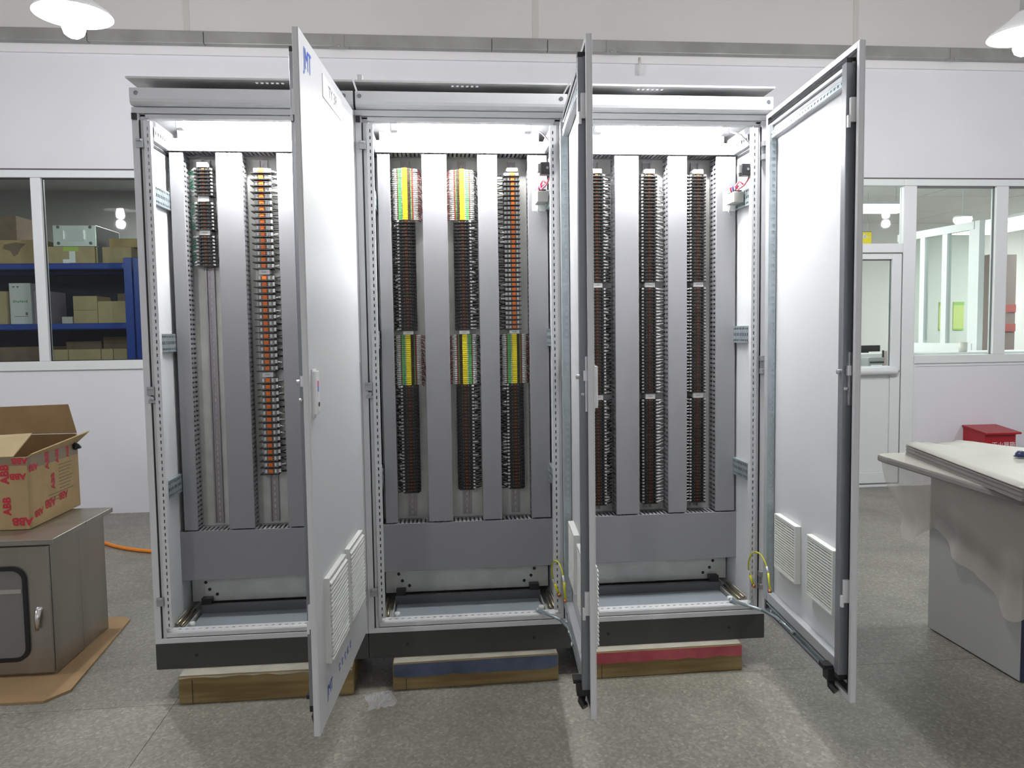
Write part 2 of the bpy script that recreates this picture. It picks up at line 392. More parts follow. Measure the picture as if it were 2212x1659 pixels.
carton('brown_carton', -2.32, -1.905, 2.04, 2.186, Y0, .55, CARDT, 'flat brown carton under the silver equipment case on the top shelf', tape=None,
       extra=lambda t: (MB().box(-2.17, -2.04, Y0-.002, Y0, 2.145, 2.184).build('green_label', mat('green_label', (.42, .58, .12), rough=.6), t),
                        MB().box(-2.12, -2.07, Y0-.002, Y0, 2.045, 2.145).build('paper_label', WHITEP, t),
                        MB().box(-2.175, -2.12, Y0-.002, Y0, 2.042, 2.075).build('paper_label', WHITEP, t)))
cs = thing('equipment_case', (-2.07, Y0+.25, 2.187), 'silver metal equipment case with four corner bolts on the top shelf', 'equipment case')
MB().box(-2.25, -1.889, Y0, Y0+.52, 2.187, 2.372).build('body', mat('silver_case', (.55, .60, .57), rough=.32, metal=.5), cs, bevel=.003); silver(cs)
carton('brown_carton', -1.90, -1.60, 2.04, 2.182, Y0+.01, .5, CARDT, 'flat brown carton with dark tape beside the blue rack post', tape=-1.865)
carton('brown_carton', -1.80, -1.50, 2.183, 2.262, Y0+.05, .4, CARD, 'thin brown carton lying beside the silver equipment case')
carton('printed_carton', -2.95, -2.335, 2.04, 2.245, Y0, .6, CARD, 'brown carton with dark printed map shapes on the top shelf',
       extra=lambda t: (MB().prism([(-2.66,2.205),(-2.56,2.225),(-2.48,2.21),(-2.52,2.175),(-2.55,2.12),(-2.585,2.10),(-2.61,2.15),(-2.67,2.17)], Y0-.002, Y0, 'y').build('print', CARDD, t),
                        MB().prism([(-2.85,2.20),(-2.75,2.23),(-2.71,2.20),(-2.76,2.12),(-2.82,2.15)], Y0-.002, Y0, 'y').build('print', CARDD, t)))
carton('tall_carton', -2.93, -2.60, 2.246, 2.47, Y0+.1, .45, CARDD, 'dark brown carton standing highest at the far left of the rack')
def white_print(t):
    b = MB(); yy = Y0+.03
    b.prism([(-2.63,1.845),(-2.605,1.845),(-2.617,1.83)], yy-.002, yy, 'y'); b.prism([(-2.595,1.845),(-2.57,1.845),(-2.582,1.83)], yy-.002, yy, 'y')
    b.box(-2.62, -2.50, yy-.002, yy, 1.578, 1.582); b.box(-2.525, -2.508, yy-.002, yy, 1.59, 1.615)
    b.build('print', CARDD, t)
    b = MB()
    for k in range(7): b.box(-2.625+k*.018, -2.613+k*.018, yy-.002, yy, 1.70+.004*(k % 2), 1.722-.003*(k % 3))
    b.build('green_lettering', mat('pale_green_ink', (.22, .36, .24), rough=.6), t)
t = carton('white_box', -2.655, -2.475, 1.512, 1.872, Y0+.03, .3, mat('white_card', (.62, .63, .64), rough=.6), 'tall white box with green lettering on the middle shelf', extra=white_print)
carton('lilac_box', -2.47, -2.33, 1.512, 1.80, Y0+.06, .3, mat('lilac_card', (.36, .31, .38), rough=.6), 'lilac box beside the tall white box')
carton('tan_carton', -2.84, -2.665, 1.512, 1.80, Y0, .3, CARDT, 'tan carton at the left end of the middle shelf')
carton('tan_carton', -2.11, -1.907, 1.512, 1.626, Y0, .3, CARDT, 'lower of two stacked tan cartons on the middle shelf')
carton('tan_carton', -2.11, -1.907, 1.627, 1.752, Y0, .3, CARDT, 'upper of two stacked tan cartons on the middle shelf')
carton('tan_carton', -1.903, -1.665, 1.512, 1.705, Y0, .3, CARDT, 'single tan carton beside the blue post on the middle shelf')
carton('brown_carton', -1.86, -1.662, 1.512, 1.79, Y0+.33, .3, CARDD, 'dark carton standing behind the single tan carton')
carton('small_white_box', -2.215, -2.125, 1.512, 1.572, Y0+.01, .12, mat('dull_white_card', (.48, .45, .42), rough=.7), 'small white box beside the stacked tan cartons')
xs = [-2.30, -2.172, -1.895, -1.79, -1.668]
nm = ['leftmost tan carton in the row on the lowest visible shelf', 'widest tan carton in the row on the lowest visible shelf', 'third tan carton in the row on the lowest visible shelf', 'tan carton against the blue post in the row on the lowest visible shelf']
for i in range(4):
    carton('tan_carton', xs[i]+.003, xs[i+1]-.003, .985, 1.282, Y0, .3, CARDT, nm[i])
carton('brown_carton', -2.0, -1.67, .985, 1.39, Y0+.32, .3, CARDD, 'dark brown carton behind the row of tan cartons')
carton('brown_carton', -2.33, -2.02, .985, 1.35, Y0+.32, .3, CARDD, 'dark carton behind the leftmost tan carton')
carton('brown_carton', -2.80, -2.33, .985, 1.31, Y0+.02, .4, CARDD, 'wide dark carton at the left end of the lowest visible shelf')
lt = thing('store_fill_lamp', (-1.2, 5.9, 3.12), 'unseen ceiling lamp added to brighten the store room', 'lamp')  # fill lamp added out of view to light the store room
MB().box(-1.8, -.6, 5.86, 5.94, 3.15, 3.2).build('housing', WHITEP, lt)
al = bpy.data.lights.new('store_fill_light', 'AREA'); al.shape = 'RECTANGLE'; al.size = 1.1; al.size_y = .08; al.energy = STORE_W
ao = bpy.data.objects.new('store_fill_light', al); COL.objects.link(ao); ao.location = (-1.2, 5.9, 3.14)

# ================================================================== OFFICE behind the right window
OW = mat('office_wall_paint', (.68, .68, .66), rough=.8)
struct(MB().box(1.95, XR+1.6, 8.2, 8.3, 0, 2.95).build('wall_office_back', OW))
struct(MB().box(1.95, 2.05, T, 8.2, 0, 2.95).build('wall_office_left', OW))
struct(MB().box(XR+1.5, XR+1.6, T, 8.2, 0, 2.95).build('wall_office_right', OW))
oc = MB(); oc.box(1.95, XR+1.6, T, 8.3, 2.95, 3.05)
oc = struct(oc.build('ceiling_office', mat('ceiling_tile', (.70, .70, .68), rough=.85)))
for i in range(7):
    for j in range(4):
        MB().box(2.1+1.2*i, 3.285+1.2*i, 3.5+1.2*j, 4.685+1.2*j, 2.935, 2.95).build('ceiling_panel', MATS['ceiling_tile'], oc)
def emit_mat(name, e, c=(1, 1, 1)):
    mt = bpy.data.materials.new(name); mt.use_nodes = True; nt = mt.node_tree
    b = nt.nodes['Principled BSDF']; b.inputs['Base Color'].default_value = (.9, .9, .9, 1)
    b.inputs['Emission Color'].default_value = (*c, 1); b.inputs['Emission Strength'].default_value = e; return mt
OFE = emit_mat('office_tube', OFFICE_E*.5); OFP = emit_mat('office_fill_glow', OFFICE_E*1.4)
def strip_lamp(x0, x1, y0, y1, z, label):
    t = thing('strip_lamp', ((x0+x1)/2, (y0+y1)/2, z), label, 'lamp', 'office ceiling lamps')
    MB().box(x0-.02, x1+.02, y0-.02, y1+.02, z+.05, z+.08).build('housing', WHITEP, t)
    MB().box(x0, x1, y0, y1, z, z+.049).build('diffuser', OFE, t, bevel=.01)
    for x in (x0+.1, x1-.1): MB().box(x-.004, x+.004, (y0+y1)/2-.004, (y0+y1)/2+.004, z+.08, 2.928).build('suspension_wire', CHROME, t)
strip_lamp(5.05, 6.06, 4.75, 5.05, 2.60, 'bright white strip lamp seen through the pane above the door')
strip_lamp(7.05, 7.6, 4.2, 5.6, 2.44, 'bright white strip lamp at the right edge of the photo')
for (xa_, xb_, lb_) in ((2.5, 4.3, 'unseen fill lamp added at the left end of the office'), (9.3, 10.5, 'unseen fill lamp added at the right end of the office')):  # glowing panels added out of view to brighten the office
    t = thing('fill_panel', ((xa_+xb_)/2, 6.0, 2.93), lb_, 'lamp', 'office ceiling lamps')
    MB().box(xa_-.02, xb_+.02, 5.18, 6.82, 2.915, 2.934).build('frame', WHITEP, t); MB().box(xa_, xb_, 5.2, 6.8, 2.905, 2.9148).build('diffuser', OFP, t)
gl = thing('globe_lamp', (6.93, 5.2, 2.5), 'small round white ceiling lamp seen through the right window', 'lamp')
MB().lathe([(0, -.055), (.05, -.05), (.085, -.02), (.095, .01), (.09, .03)], (6.93, 5.2, 2.55), 20).build('diffuser', emit_mat('globe', 14), gl, smooth=True)
MB().lathe([(0, .05), (.09, .05), (.092, .03), (.09, .028)], (6.93, 5.2, 2.55), 20).build('base', WHITEP, gl, smooth=True)
MB().box(6.926, 6.934, 5.196, 5.204, 2.60, 2.935).build('rod', WHITEP, gl)
# oblique partition with three panes
pt = thing('glazed_partition', (6.6, 4.7, 0), 'white framed partition with three tall panes inside the office', 'partition')
pa = Vector((6.47, 4.4, 0)); pd = Vector((.0, 1, 0)); pd = Vector((-.115, .993, 0)).normalized()
def PX(s_, d, z): q = pa+pd*s_; return (q.x + d, q.y, z)
ph = [0, .30, .62, .98]
def pbox(s0, s1, d0, d1, z0, z1, nm, m):
    MB().box(s0, s1, d0, d1, z0, z1).build(nm, m, pt, xf=lambda a, b_, c: PX(a, b_, c))
pbox(-.05, 1.05, -.03, .03, 2.34, 2.42, 'head_rail', PVCW); pbox(-.05, 1.05, -.03, .03, 1.05, 1.20, 'sill_rail', PVCW); pbox(-.05, 1.05, -.02, .02, 0, 1.05, 'panel', OW)
for s_ in (-.02, .34, .66, 1.0): pbox(s_-.035, s_+.035, -.025, .025, 1.20, 2.34, 'stile', PVCW)
for a, c in ((.015, .305), (.375, .625), (.695, .965)): pbox(a, c, -.003, .003, 1.20, 2.34, 'pane', GLASS)
pbox(-.12, -.06, -.03, .03, 1.10, 2.42, 'post', PVCW)
for k, (xx, lb) in enumerate(((8.80, 'left of two green notices on the office back wall'), (9.03, 'right of two green notices on the office back wall'))):
    t = thing('wall_notice', (xx, 8.19, 1.25), lb, 'notice', 'green notices in the office')
    MB().box(xx-.085, xx+.085, 8.188, 8.2, 1.32, 1.75).build('sheet', mat('yellow_green_sheet', (.56, .66, .22), rough=.7), t)
    MB().box(xx-.085, xx+.085, 8.184, 8.188, 1.70, 1.75).build('header_band', mat('green_band', (.33, .55, .15), rough=.7), t)
    MB().box(xx-.085, xx+.085, 8.184, 8.188, 1.32, 1.345).build('footer_band', MATS['green_band'], t)
t = thing('yellow_sign', (5.96, 5.6, 2.30), 'yellow square sign hanging in the office behind the transom', 'sign')
MB().box(5.86, 6.10, 5.6, 5.612, 2.335, 2.475).build('plate', mat('yellow_plate', (.74, .60, .03), rough=.45), t)
MB().box(5.855, 6.105, 5.606, 5.618, 2.329, 2.481).build('dark_border', BLACKP, t)
b = MB(); b.box(5.99, 6.07, 5.598, 5.6, 2.415, 2.423); b.box(5.98, 6.05, 5.598, 5.6, 2.43, 2.437); b.box(6.01, 6.03, 5.598, 5.6, 2.405, 2.45)
b.build('marks', WHITEP, t)
for x in (5.9, 6.06): MB().box(x-.002, x+.002, 5.61, 5.614, 2.48, 2.935).build('wire', CHROME, t)
# white desk, its screens and clutter right behind the glass
dk = thing('office_desk', (6.2, 4.0, 0), 'long white desk standing behind the right window', 'desk')
MB().box(4.15, 8.4, 3.75, 4.22, 1.10, 1.135).build('top', mat('desk_white', (.80, .81, .80), rough=.4), dk, bevel=.003)
MB().box(4.15, 8.4, 3.76, 3.78, .72, 1.10).build('modesty_panel', MATS['desk_white'], dk)
for x in (4.18, 6.1, 8.3): MB().box(x, x+.05, 3.8, 4.2, 0, 1.10).build('leg', MATS['desk_white'], dk)
sc = thing('black_screen', (5.3, 4.1, 1.135), 'low black monitor on the desk behind the door glass', 'monitor')
MB().box(5.0, 5.32, 4.08, 4.10, 1.145, 1.205).build('panel', BLACKP, sc, bevel=.003); MB().box(5.12, 5.20, 4.07, 4.15, 1.135, 1.145).build('foot', BLACKP, sc)
pr = thing('desk_printer', (5.25, 3.62, .72), 'grey printer standing low behind the door glass', 'printer')
MB().box(4.88, 5.03, 3.52, 3.72, 1.02, 1.11).build('body', mat('printer_grey', (.30, .30, .31), rough=.5), pr, bevel=.006)
MB().box(4.89, 5.02, 3.515, 3.52, 1.06, 1.075).build('paper_slot', BLACKP, pr); MB().box(4.90, 5.0, 3.51, 3.52, 1.035, 1.045).build('tray', WHITEP, pr)
MB().box(4.87, 5.04, 3.5, 3.74, .0, 1.02).build('stand', MATS['desk_white'], pr)
pk = thing('pink_folder', (5.42, 3.6, 1.0), 'pinkish board with dark edge beside the door frame', 'folder')
MB().box(5.062, 5.125, 3.59, 3.6, 1.03, 1.165).build('board', mat('pink_board', (.55, .42, .40), rough=.7), pk)
MB().box(5.05, 5.062, 3.585, 3.6, 1.03, 1.17).build('dark_edge', BLACKP, pk); MB().box(5.05, 5.13, 3.585, 3.64, 0, 1.03).build('foot_panel', MATS['desk_white'], pk)
cu = thing('desk_cup', (6.05, 3.9, 1.135), 'small pale cup on the white desk behind the window', 'cup')
MB().lathe([(0, 0), (.035, 0), (.04, .09), (.036, .09), (.032, .01)], (6.0, 3.85, 1.135), 16).build('body', mat('cup_glaze', (.62, .60, .54), rough=.3), cu, smooth=True)
MB().lathe([(0, .085), (.036, .086)], (6.0, 3.85, 1.135), 16).build('drink', CARDD, cu)
cb = thing('red_cabinet', (8.43, 6.67, 0), 'dark cupboard with red bands at the back of the office', 'cupboard')
MB().box(8.24, 8.62, 6.5, 6.85, 0, 2.3).build('body', mat('taupe_panel', (.27, .22, .20), rough=.5), cb, bevel=.004)
for z in (1.30, 1.55): MB().box(8.24, 8.62, 6.49, 6.5, z, z+.10).build('red_band', mat('dull_red', (.42, .12, .11), rough=.5), cb)
MB().box(8.425, 8.435, 6.485, 6.5, .1, 2.25).build('door_gap', BLACKP, cb)

# ================================================================== CABINETS
ZB, ZT = .21, 2.21
YP = .30                       # mounting plate
YD = .20                       # front of the wiring ducts
DA = .0786                     # door angle away from square
TUBE = emit_mat('fluorescent_tube', TUBE_E, (1, .99, .98))
SLOT = mat('painted_slot_shade', (.10, .10, .11), rough=.6)  # dark colour painted in as the shade seen through slots and holes
BLUEINK = mat('blue_ink', (.05, .13, .62), rough=.5)
def DOOR(h):
    sa, ca = math.sin(DA), math.cos(DA)
    return lambda s_, t_, z: (h-.002-sa*s_-ca*t_, -.02-ca*s_+sa*t_, z)

def v_duct(cab, x0, x1, z0, z1):
    b = MB(); b.box(x0, x1, YD, YD+.003, z0, z1); b.box(x0, x0+.003, YD+.003, YD+.014, z0, z1); b.box(x1-.003, x1, YD+.003, YD+.014, z0, z1)
    b.box(x0+.004, x1-.004, YP-.004, YP-.001, z0, z1)
    d = b.build('cable_duct', DUCT, cab, bevel=.0012)
    us = [YD+.0145, YD+.02, YD+.047, YD+.056, YD+.085, YP-.002]
    vv = holes(z0, z1, .0195, .0078)
    for x, sg in ((x0+.004, 1), (x1-.004, -1)):
        MB().perf(us, vv, lambda i, j: i in (1, 3) and j % 2 == 1, lambda u, v, t: (x+sg*t, u, v), .0015).build('slotted_wall', DUCT, d)
    return d
def h_duct(cab, x0, x1, z0, z1, up):
    b = MB(); b.box(x0, x1, YD, YD+.003, z0, z1); b.box(x0, x0+.002, YD+.003, YP-.001, z0, z1); b.box(x1-.002, x1, YD+.003, YP-.001, z0, z1)
    b.box(x0+.002, x1-.002, YP-.004, YP-.001, z0, z1)
    zz = z0 if up else z1
    b.box(x0, x1, YD+.003, YD+.012, zz-.0015, zz+.0015)
    d = b.build('cable_duct', DUCT, cab, bevel=.0012)
    uu = holes(x0+.002, x1-.002, .0172, .0068); vv = [YD+.0125, YD+.018, YP-.014, YP-.004]
    zf = z1-.003 if up else z0+.003
    zo = z0+.003 if up else z1-.003
    MB().perf(uu, vv, lambda i, j: j == 1 and i % 2 == 1, lambda u, v, t: (u, v, zf+(-t if up else t)), .0015).build('slotted_wall', DUCT, d)
    MB().box(x0+.002, x1-.002, YD+.0125, YP-.004, zo-.001, zo+.001).build('plain_wall', DUCT, d)
    return d

def make_door(cab, h, first):
    P = DOOR(h); L, z0, z1 = .792, ZB+.022, ZB+1.990
    b = MB()
    b.box(.012, L, 0, .003, z0, z1)
    b.box(L-.003, L, .003, .018, z0, z1); b.box(.012, .015, .003, .018, z0, z1)
    b.box(.015, L-.003, .003, .018, z1-.003, z1); b.box(.015, L-.003, .003, .018, z0, z0+.003)
    b.box(L-.016, L-.003, .016, .018, z0+.003, z1-.003); b.box(.015, .028, .016, .018, z0+.003, z1-.003)
    b.box(.028, L-.016, .016, .018, z1-.018, z1-.003); b.box(.028, L-.016, .016, .018, z0+.003, z0+.018)
    door = b.build('door', PAINT, cab, xf=P, bevel=.0015)
    # black gasket just inside the folded edge
    b = MB(); b.box(L-.034, L-.022, .003, .013, z0+.02, z1-.02); b.box(.032, .044, .003, .013, z0+.02, z1-.02)
    b.box(.044, L-.034, .003, .013, z1-.036, z1-.024); b.box(.05, .753, .003, .008, z1-.0635, z1-.0585); b.box(.05, .722, .003, .008, z1-.0825, z1-.0765); b.box(.044, L-.034, .003, .013, z0+.022, z0+.036)
    b.build('gasket', BLACK, door, xf=P)
    # tubular frame
    b = MB(); b.box(.056, .092, .004, .034, z0+.075, z1-.055); b.build('frame_tube', PAINT2, door, xf=P, bevel=.002)
    b = MB(); b.box(.722, .753, .004, .038, z0+.07, z1-.05); b.build('frame_tube', TUBED, door, xf=P, bevel=.002)
    b = MB(); b.box(.05, .753, .004, .022, z1-.058, z1-.047); b.box(.05, .753, .004, .016, z1-.076, z1-.064); b.build('frame_rail', PAINT, door, xf=P, bevel=.001)
    b = MB(); b.box(.05, .722, .004, .024, z1-.108, z1-.083); b.build('frame_rail', PAINT2, door, xf=P, bevel=.0015)
    b = MB(); b.box(.05, .722, .004, .030, z0+.072, z0+.108); b.build('frame_rail', PAINT2, door, xf=P, bevel=.0015)
    vv = holes(z0+.12, z1-.12, .025, .013)
    b = MB(); b.perf([.006, .012, .024, .036], vv, lambda i, j: i == 1 and j % 2 == 1, lambda u, v, t: (.7195+t, u, v), .0015)
    b.perf([.006, .012, .022, .032], vv, lambda i, j: i == 1 and j % 2 == 1, lambda u, v, t: (.0945-t, u, v), .0015)
    uu = holes(.06, .715, .025, .013)
    b.perf(uu, [z1-.106, z1-.099, z1-.092, z1-.085], lambda i, j: j == 1 and i % 2 == 1, lambda u, v, t: (u, .0262-t, v), .0015)
    b.build('punched_strip', ZINC, door, xf=P)
    b = MB(); b.box(.722, .753, .004, .037, z1-.051, z1-.037); b.box(.722, .753, .004, .037, z0+.056, z0+.071); b.build('tube_cap', BLACKP, door, xf=P)
    # lock rod mechanism and clips on the free tube
    b = MB(); b.box(.755, .766, .004, .024, ZB+.93, ZB+1.09); b.box(.757, .772, .012, .03, ZB+1.02, ZB+1.05)
    b.lathe([(0, 0), (.007, .001), (.007, .012), (0, .013)], (.738, .036, ZB+1.03), 8, 0, 'y'); b.lathe([(0, 0), (.006, .001), (.006, .01), (0, .011)], (.762, .026, ZB+.98), 8, 0, 'y')
    b.build('lock_case', CHROME, door, xf=P)
    for zc in (ZB+1.80, ZB+.36):
        b = MB(); b.box(.756, .768, .004, .030, zc-.035, zc+.035); b.box(.752, .764, .028, .036, zc-.05, zc-.015)
        lab(b.build('rod_guide', WHITEP, door, xf=P), 'white plastic rod guide')
    # outside handle
    b = MB(); b.box(.728, .764, -.013, -.003, ZB+.94, ZB+1.062); b.box(.722, .768, -.004, 0, ZB+.932, ZB+1.068)
    b.box(.734, .758, -.0145, -.012, ZB+.945, ZB+.975)
    hd = b.build('handle', WHITEP, door, xf=P, bevel=.004)
    # vent filters: louvred cover outside, slatted grille inside
    for sc in (.255, .565):
        a0, a1, c0, c1 = sc-.128, sc+.128, .402, .658
        b = MB(); b.box(a0, a1, -.004, 0, c0, c1); b.box(a0, a0+.006, -.016, -.004, c0, c1); b.box(a1-.006, a1, -.016, -.004, c0, c1)
        b.box(a0+.006, a1-.006, -.016, -.004, c1-.006, c1); b.box(a0+.006, a1-.006, -.016, -.004, c0, c0+.006)
        n = 18
        for k in range(n):
            za = lerp(c0+.008, c1-.008, k/n); zc = za+(c1-c0-.016)/n
            b.prism([(-.004, za), (-.022, za+.001), (-.022, za+.004), (-.004, zc)], a0+.006, a1-.006, 'x')
        b.build('vent_louvre', GRILLE, door, xf=P)
        e0, e1, g0, g1 = sc-.105, sc+.105, .458, .668
        b = MB(); b.box(e0, e0+.008, .003, .024, g0, g1); b.box(e1-.008, e1, .003, .024, g0, g1)
        b.box(e0+.008, e1-.008, .003, .024, g1-.008, g1); b.box(e0+.008, e1-.008, .003, .024, g0, g0+.008); b.box(e0+.008, e1-.008, .008, .010, g0+.008, g1-.008, 1)
        n = 20
        for k in range(n):
            zc = lerp(g0+.008, g1-.008, (k+.5)/n); b.box(e0+.008, e1-.008, .019, .023, zc-.0031, zc+.0031)
        for q in (.25, .5, .75): b.box(lerp(e0, e1, q)-.0015, lerp(e0, e1, q)+.0015, .015, .019, g0+.008, g1-.008)
        b.build('vent_grille', [GRILLE, SLOT], door, xf=P, bevel=.0008)
    # door stay channel with black slider
    b = MB(); b.box(.09, .70, .018, .030, z0+.036, z0+.042); b.box(.09, .70, .018, .030, z0+.060, z0+.066); b.box(.09, .70, .016, .020, z0+.042, z0+.060)
    b.build('stay_channel', ZINC, door, xf=P)
    b = MB(); b.box(.668, .706, .018, .05, z0+.03, z0+.07); b.box(.66, .70, .022, .06, z0+.066, z0+.078); b.tube([(.68, .03, z0+.03), (.70, .036, z0+.012), (.715, .026, z0+.0)], .012, 8)
    lab(b.build('stay_slider', BLACKP, door, xf=P), 'black plastic door stay slider')
    for s_ in (.15, .25, .36): MB().lathe([(0, .03), (.007, .032), (.007, .036), (0, .038)], (s_, 0, z0+.051), 8, 0, 'y').build('stay_rivet', CHROME, door, xf=P)
    # printed instruction sticker inside
    b = MB(); b.box(.640, .690, .003, .0036, z1-.175, z1-.125)
    for k in range(5): b.box(.646, .684-.004*(k % 3), .0036, .0040, z1-.137-.007*k, z1-.135-.007*k, 1)
    lab(b.build('sticker', [mat('white_paper', (.86, .86, .86), rough=.6), mat('grey_print', (.45, .45, .47), rough=.7)], door, xf=P), 'small white printed sticker')
    # outside lettering and name plate (the first door shows its outer face)
    b = MB(); b.box(.245, .518, -.003, 0, 2.098, 2.168); lab(b.build('name_plate', mat('plate_white', (.88, .88, .88), rough=.35), door, xf=P, bevel=.0008), 'white rectangular name plate')
    M = lambda s0, zc: (lambda u, v, d: (s0-u, -.0005-d, zc+v))
    if first:
        b = MB(); b.text('TY 3R', .050, M(.383, 2.133), .0032); lab(b.build('plate_lettering', mat('thin_grey_ink', (.22, .22, .24), rough=.6), door, xf=P), 'grey letters on the name plate')
        b = MB(); b.text('JMT', .084, M(.702, 2.135), .0006, sx=.64); lab(b.build('lettering', BLUEINK, door, xf=P), 'blue letters near the top of the door')
        b = MB(); b.text('JMT', .05, M(.655, .312), .0006, sx=.9)
        for k in range(5):
            s0 = .53-.045*k
            b.add([P_ for P_ in [(s0, -.0011, .322), (s0-.026, -.0011, .322), (s0-.026, -.0011, .319), (s0, -.0011, .319)]], [(0, 1, 2, 3)])
            b.add([(s0-.01, -.0011, .328), (s0-.014, -.0011, .328), (s0-.016, -.0011, .300), (s0-.012, -.0011, .300)], [(0, 1, 2, 3)])
            b.add([(s0-.002, -.0011, .309), (s0-.024, -.0011, .309), (s0-.024, -.0011, .306), (s0-.002, -.0011, .306)], [(0, 1, 2, 3)])
        lab(b.build('lettering', BLUEINK, door, xf=P), 'faint blue letters near the bottom of the door')
        b = MB(); b.box(.739, .752, -.0140, -.0128, ZB+1.018, ZB+1.034); b.box(.739, .752, -.0140, -.0128, ZB+1.004, ZB+1.018, 1); b.box(.739, .752, -.0140, -.0128, ZB+.99, ZB+1.002, 2)
        b.build('handle_sticker', [mat('pink_label', (.75, .15, .35), rough=.5), mat('blue_label', (.2, .3, .7), rough=.5), WHITEP], door, xf=P)
        MB().lathe([(0, -.016), (.007, -.0155), (.007, -.012), (0, -.012)], (.746, 0, ZB+.968), 10, 0, 'y').build('key_hole', BLACKP, door, xf=P)
    return door

def cabinet(i, label, canopy_holes):
    x0 = .8*i; x1 = x0+.8
    cab = thing('enclosure_cabinet', (x0+.4, .25, .11), label, 'cabinet', 'control cabinets in a row')
    # ---- uprights with slotted profile
    for sd in (0, 1):
        X = (lambda a: x0+a) if sd == 0 else (lambda a: x1-a)
        def bx(b, a0, a1, *r): p, q = sorted((X(a0), X(a1))); b.box(p, q, *r)
        b = MB(); bx(b, .0005, .024, 0, .02, ZB+.02, ZT-.022); bx(b, .0005, .05, .02, .024, ZB+.02, ZT-.022); bx(b, .028, .042, .008, .02, ZB+.02, ZT-.045)
        u = b.build('upright', PAINT, cab, bevel=.0012)
        b = MB(); bx(b, .0245, .0275, .004, .02, ZB+.02, ZT-.045); b.build('groove_shade', BLACK, u)  # black strip paints the shade inside the upright's groove
        vv = holes(ZB+.06, ZT-.05, .025, .0125)
        b = MB(); b.perf([.042, .053, .0572, .066], vv, lambda p, q: p == 1 and q % 2 == 1, lambda a, v, t: (X(a), -.004+t, v), .002)
        bx(b, .042, .044, -.002, .05, ZB+.06, ZT-.05); bx(b, .064, .066, -.002, .02, ZB+.06, ZT-.05)
        b.build('slotted_profile', PAINT, u)
        b = MB(); bx(b, .05, .060, .012, .016, ZB+.06, ZT-.05); b.build('slot_shade_strip', SLOT, u)  # dark strip behind the slots, painted as their shade
    # ---- front rails
    b = MB(); b.box(x0+.0005, x1-.0005, 0, .02, ZT-.021, ZT); b.box(x0+.01, x1-.01, .02, .026, ZT-.03, ZT); b.box(x0+.045, x1-.045, .008, .042, ZT-.038, ZT-.023)
    b.build('top_rail', PAINT, cab, bevel=.0015)
    b = MB(); b.box(x0+.0005, x1-.0005, 0, .02, ZB, ZB+.020); b.box(x0+.042, x1-.042, .002, .01, ZB+.023, ZB+.040)
    b.build('bottom_rail', PAINT, cab, bevel=.0015)
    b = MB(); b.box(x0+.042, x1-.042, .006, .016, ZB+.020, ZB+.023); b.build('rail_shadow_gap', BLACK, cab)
    uu = holes(x0+.07, x1-.07, .025, .0115)
    b = MB(); b.perf([x0+.042]+uu+[x1-.042], [.004, .03, .0355, .055], lambda p, q: q == 1 and p % 2 == 0 and 0 < p < len(uu), lambda u, v, t: (u, v, ZB+.042-t), .002)
    b.box(x0+.042, x1-.042, .0535, .055, ZB+.022, ZB+.04); b.build('slotted_sill', PAINT, cab)
    # ---- shell
    MB().box(x0+.001, x0+.042, .024, .50, ZB+.02, ZT-.02).build('side_panel', PAINT, cab)
    MB().box(x1-.042, x1-.001, .024, .50, ZB+.02, ZT-.02).build('side_panel', PAINT, cab)
    MB().box(x0+.001, x1-.001, .50, .503, ZB, ZT).build('back_panel', PAINT, cab)
    MB().box(x0+.001, x1-.001, .03, .50, ZT-.004, ZT-.001).build('top_panel', PAINT, cab)
    MB().box(x0+.001, x1-.001, .02, .50, ZB+.002, ZB+.006).build('floor_tray', PAINT, cab)
    MB().box(x0+.10, x1-.10, .058, .255, ZB+.018, ZB+.021).build('gland_plate', mat('blue_grey_plate', (.36, .41, .45), rough=.4, metal=.3), cab)
    MB().box(x0+.09, x1-.09,   .256, .275, ZB+.018, ZB+.056).build('rear_shade_rail', mat('shade_dark_zinc', (.12, .12, .125), rough=.4, metal=.3), cab, bevel=.001)  # rail coloured dark to paint in the shaded band behind the plate
    MB().box(x0+.07, x1-.07, .286, .290, 2.1495, ZT-.006).build('added_reflector', PAINT, cab)  # white reflector added to brighten the band below the tube
    # ---- mounting plate with bolt holes
    MB().box(x0+.05, x1-.05, YP, YP+.003, .268, ZT-.05).build('mounting_plate', GALV, cab)
    b = MB()
    for (hx, hz) in ((.105, .348), (.12, .318), (.15, .296), (.69, .348), (.675, .318), (.645, .296)):
        b.lathe([(0, -.0012), (.007, -.001), (.007, 0)], (x0+hx, YP, hz), 10, 0, 'y')
    b.build('plate_holes', BLACK, cab)
    for xx in (x0+.095, x1-.135): MB().box(xx, xx+.04, YP-.035, YP-.002, .245, .290).build('corner_block', BLACKP, cab)
    # ---- bottom slide rails with brass rods, stops and labels
    for sd in (0, 1):
        X = (lambda a: x0+a) if sd == 0 else (lambda a: x1-a)
        def bx(b, a0, a1, *r): p, q = sorted((X(a0), X(a1))); b.box(p, q, *r)
        b = MB(); bx(b, .046, .05, .06, YP-.03, ZB+.022, ZB+.052); bx(b, .05, .088, .06, YP-.03, ZB+.010, ZB+.013); bx(b, .088, .092, .06, YP-.03, ZB+.013, ZB+.036)
        sl = b.build('slide_rail', GALV, cab, bevel=.0008)
        b = MB(); b.tube([(X(.058), .075, ZB+.046), (X(.058), YP-.035, ZB+.046)], .0045, 8); b.tube([(X(.070), .085, ZB+.036), (X(.070), YP-.035, ZB+.036)], .0045, 8)
        b.build('brass_rod', BRASS, sl, smooth=True)
        MB().lathe([(0, .012), (.011, .010), (.012, 0), (.010, -.008), (0, -.009)], (X(.106), .105, ZB+.032), 12).build('stop_knob', WHITEP, sl, smooth=True)
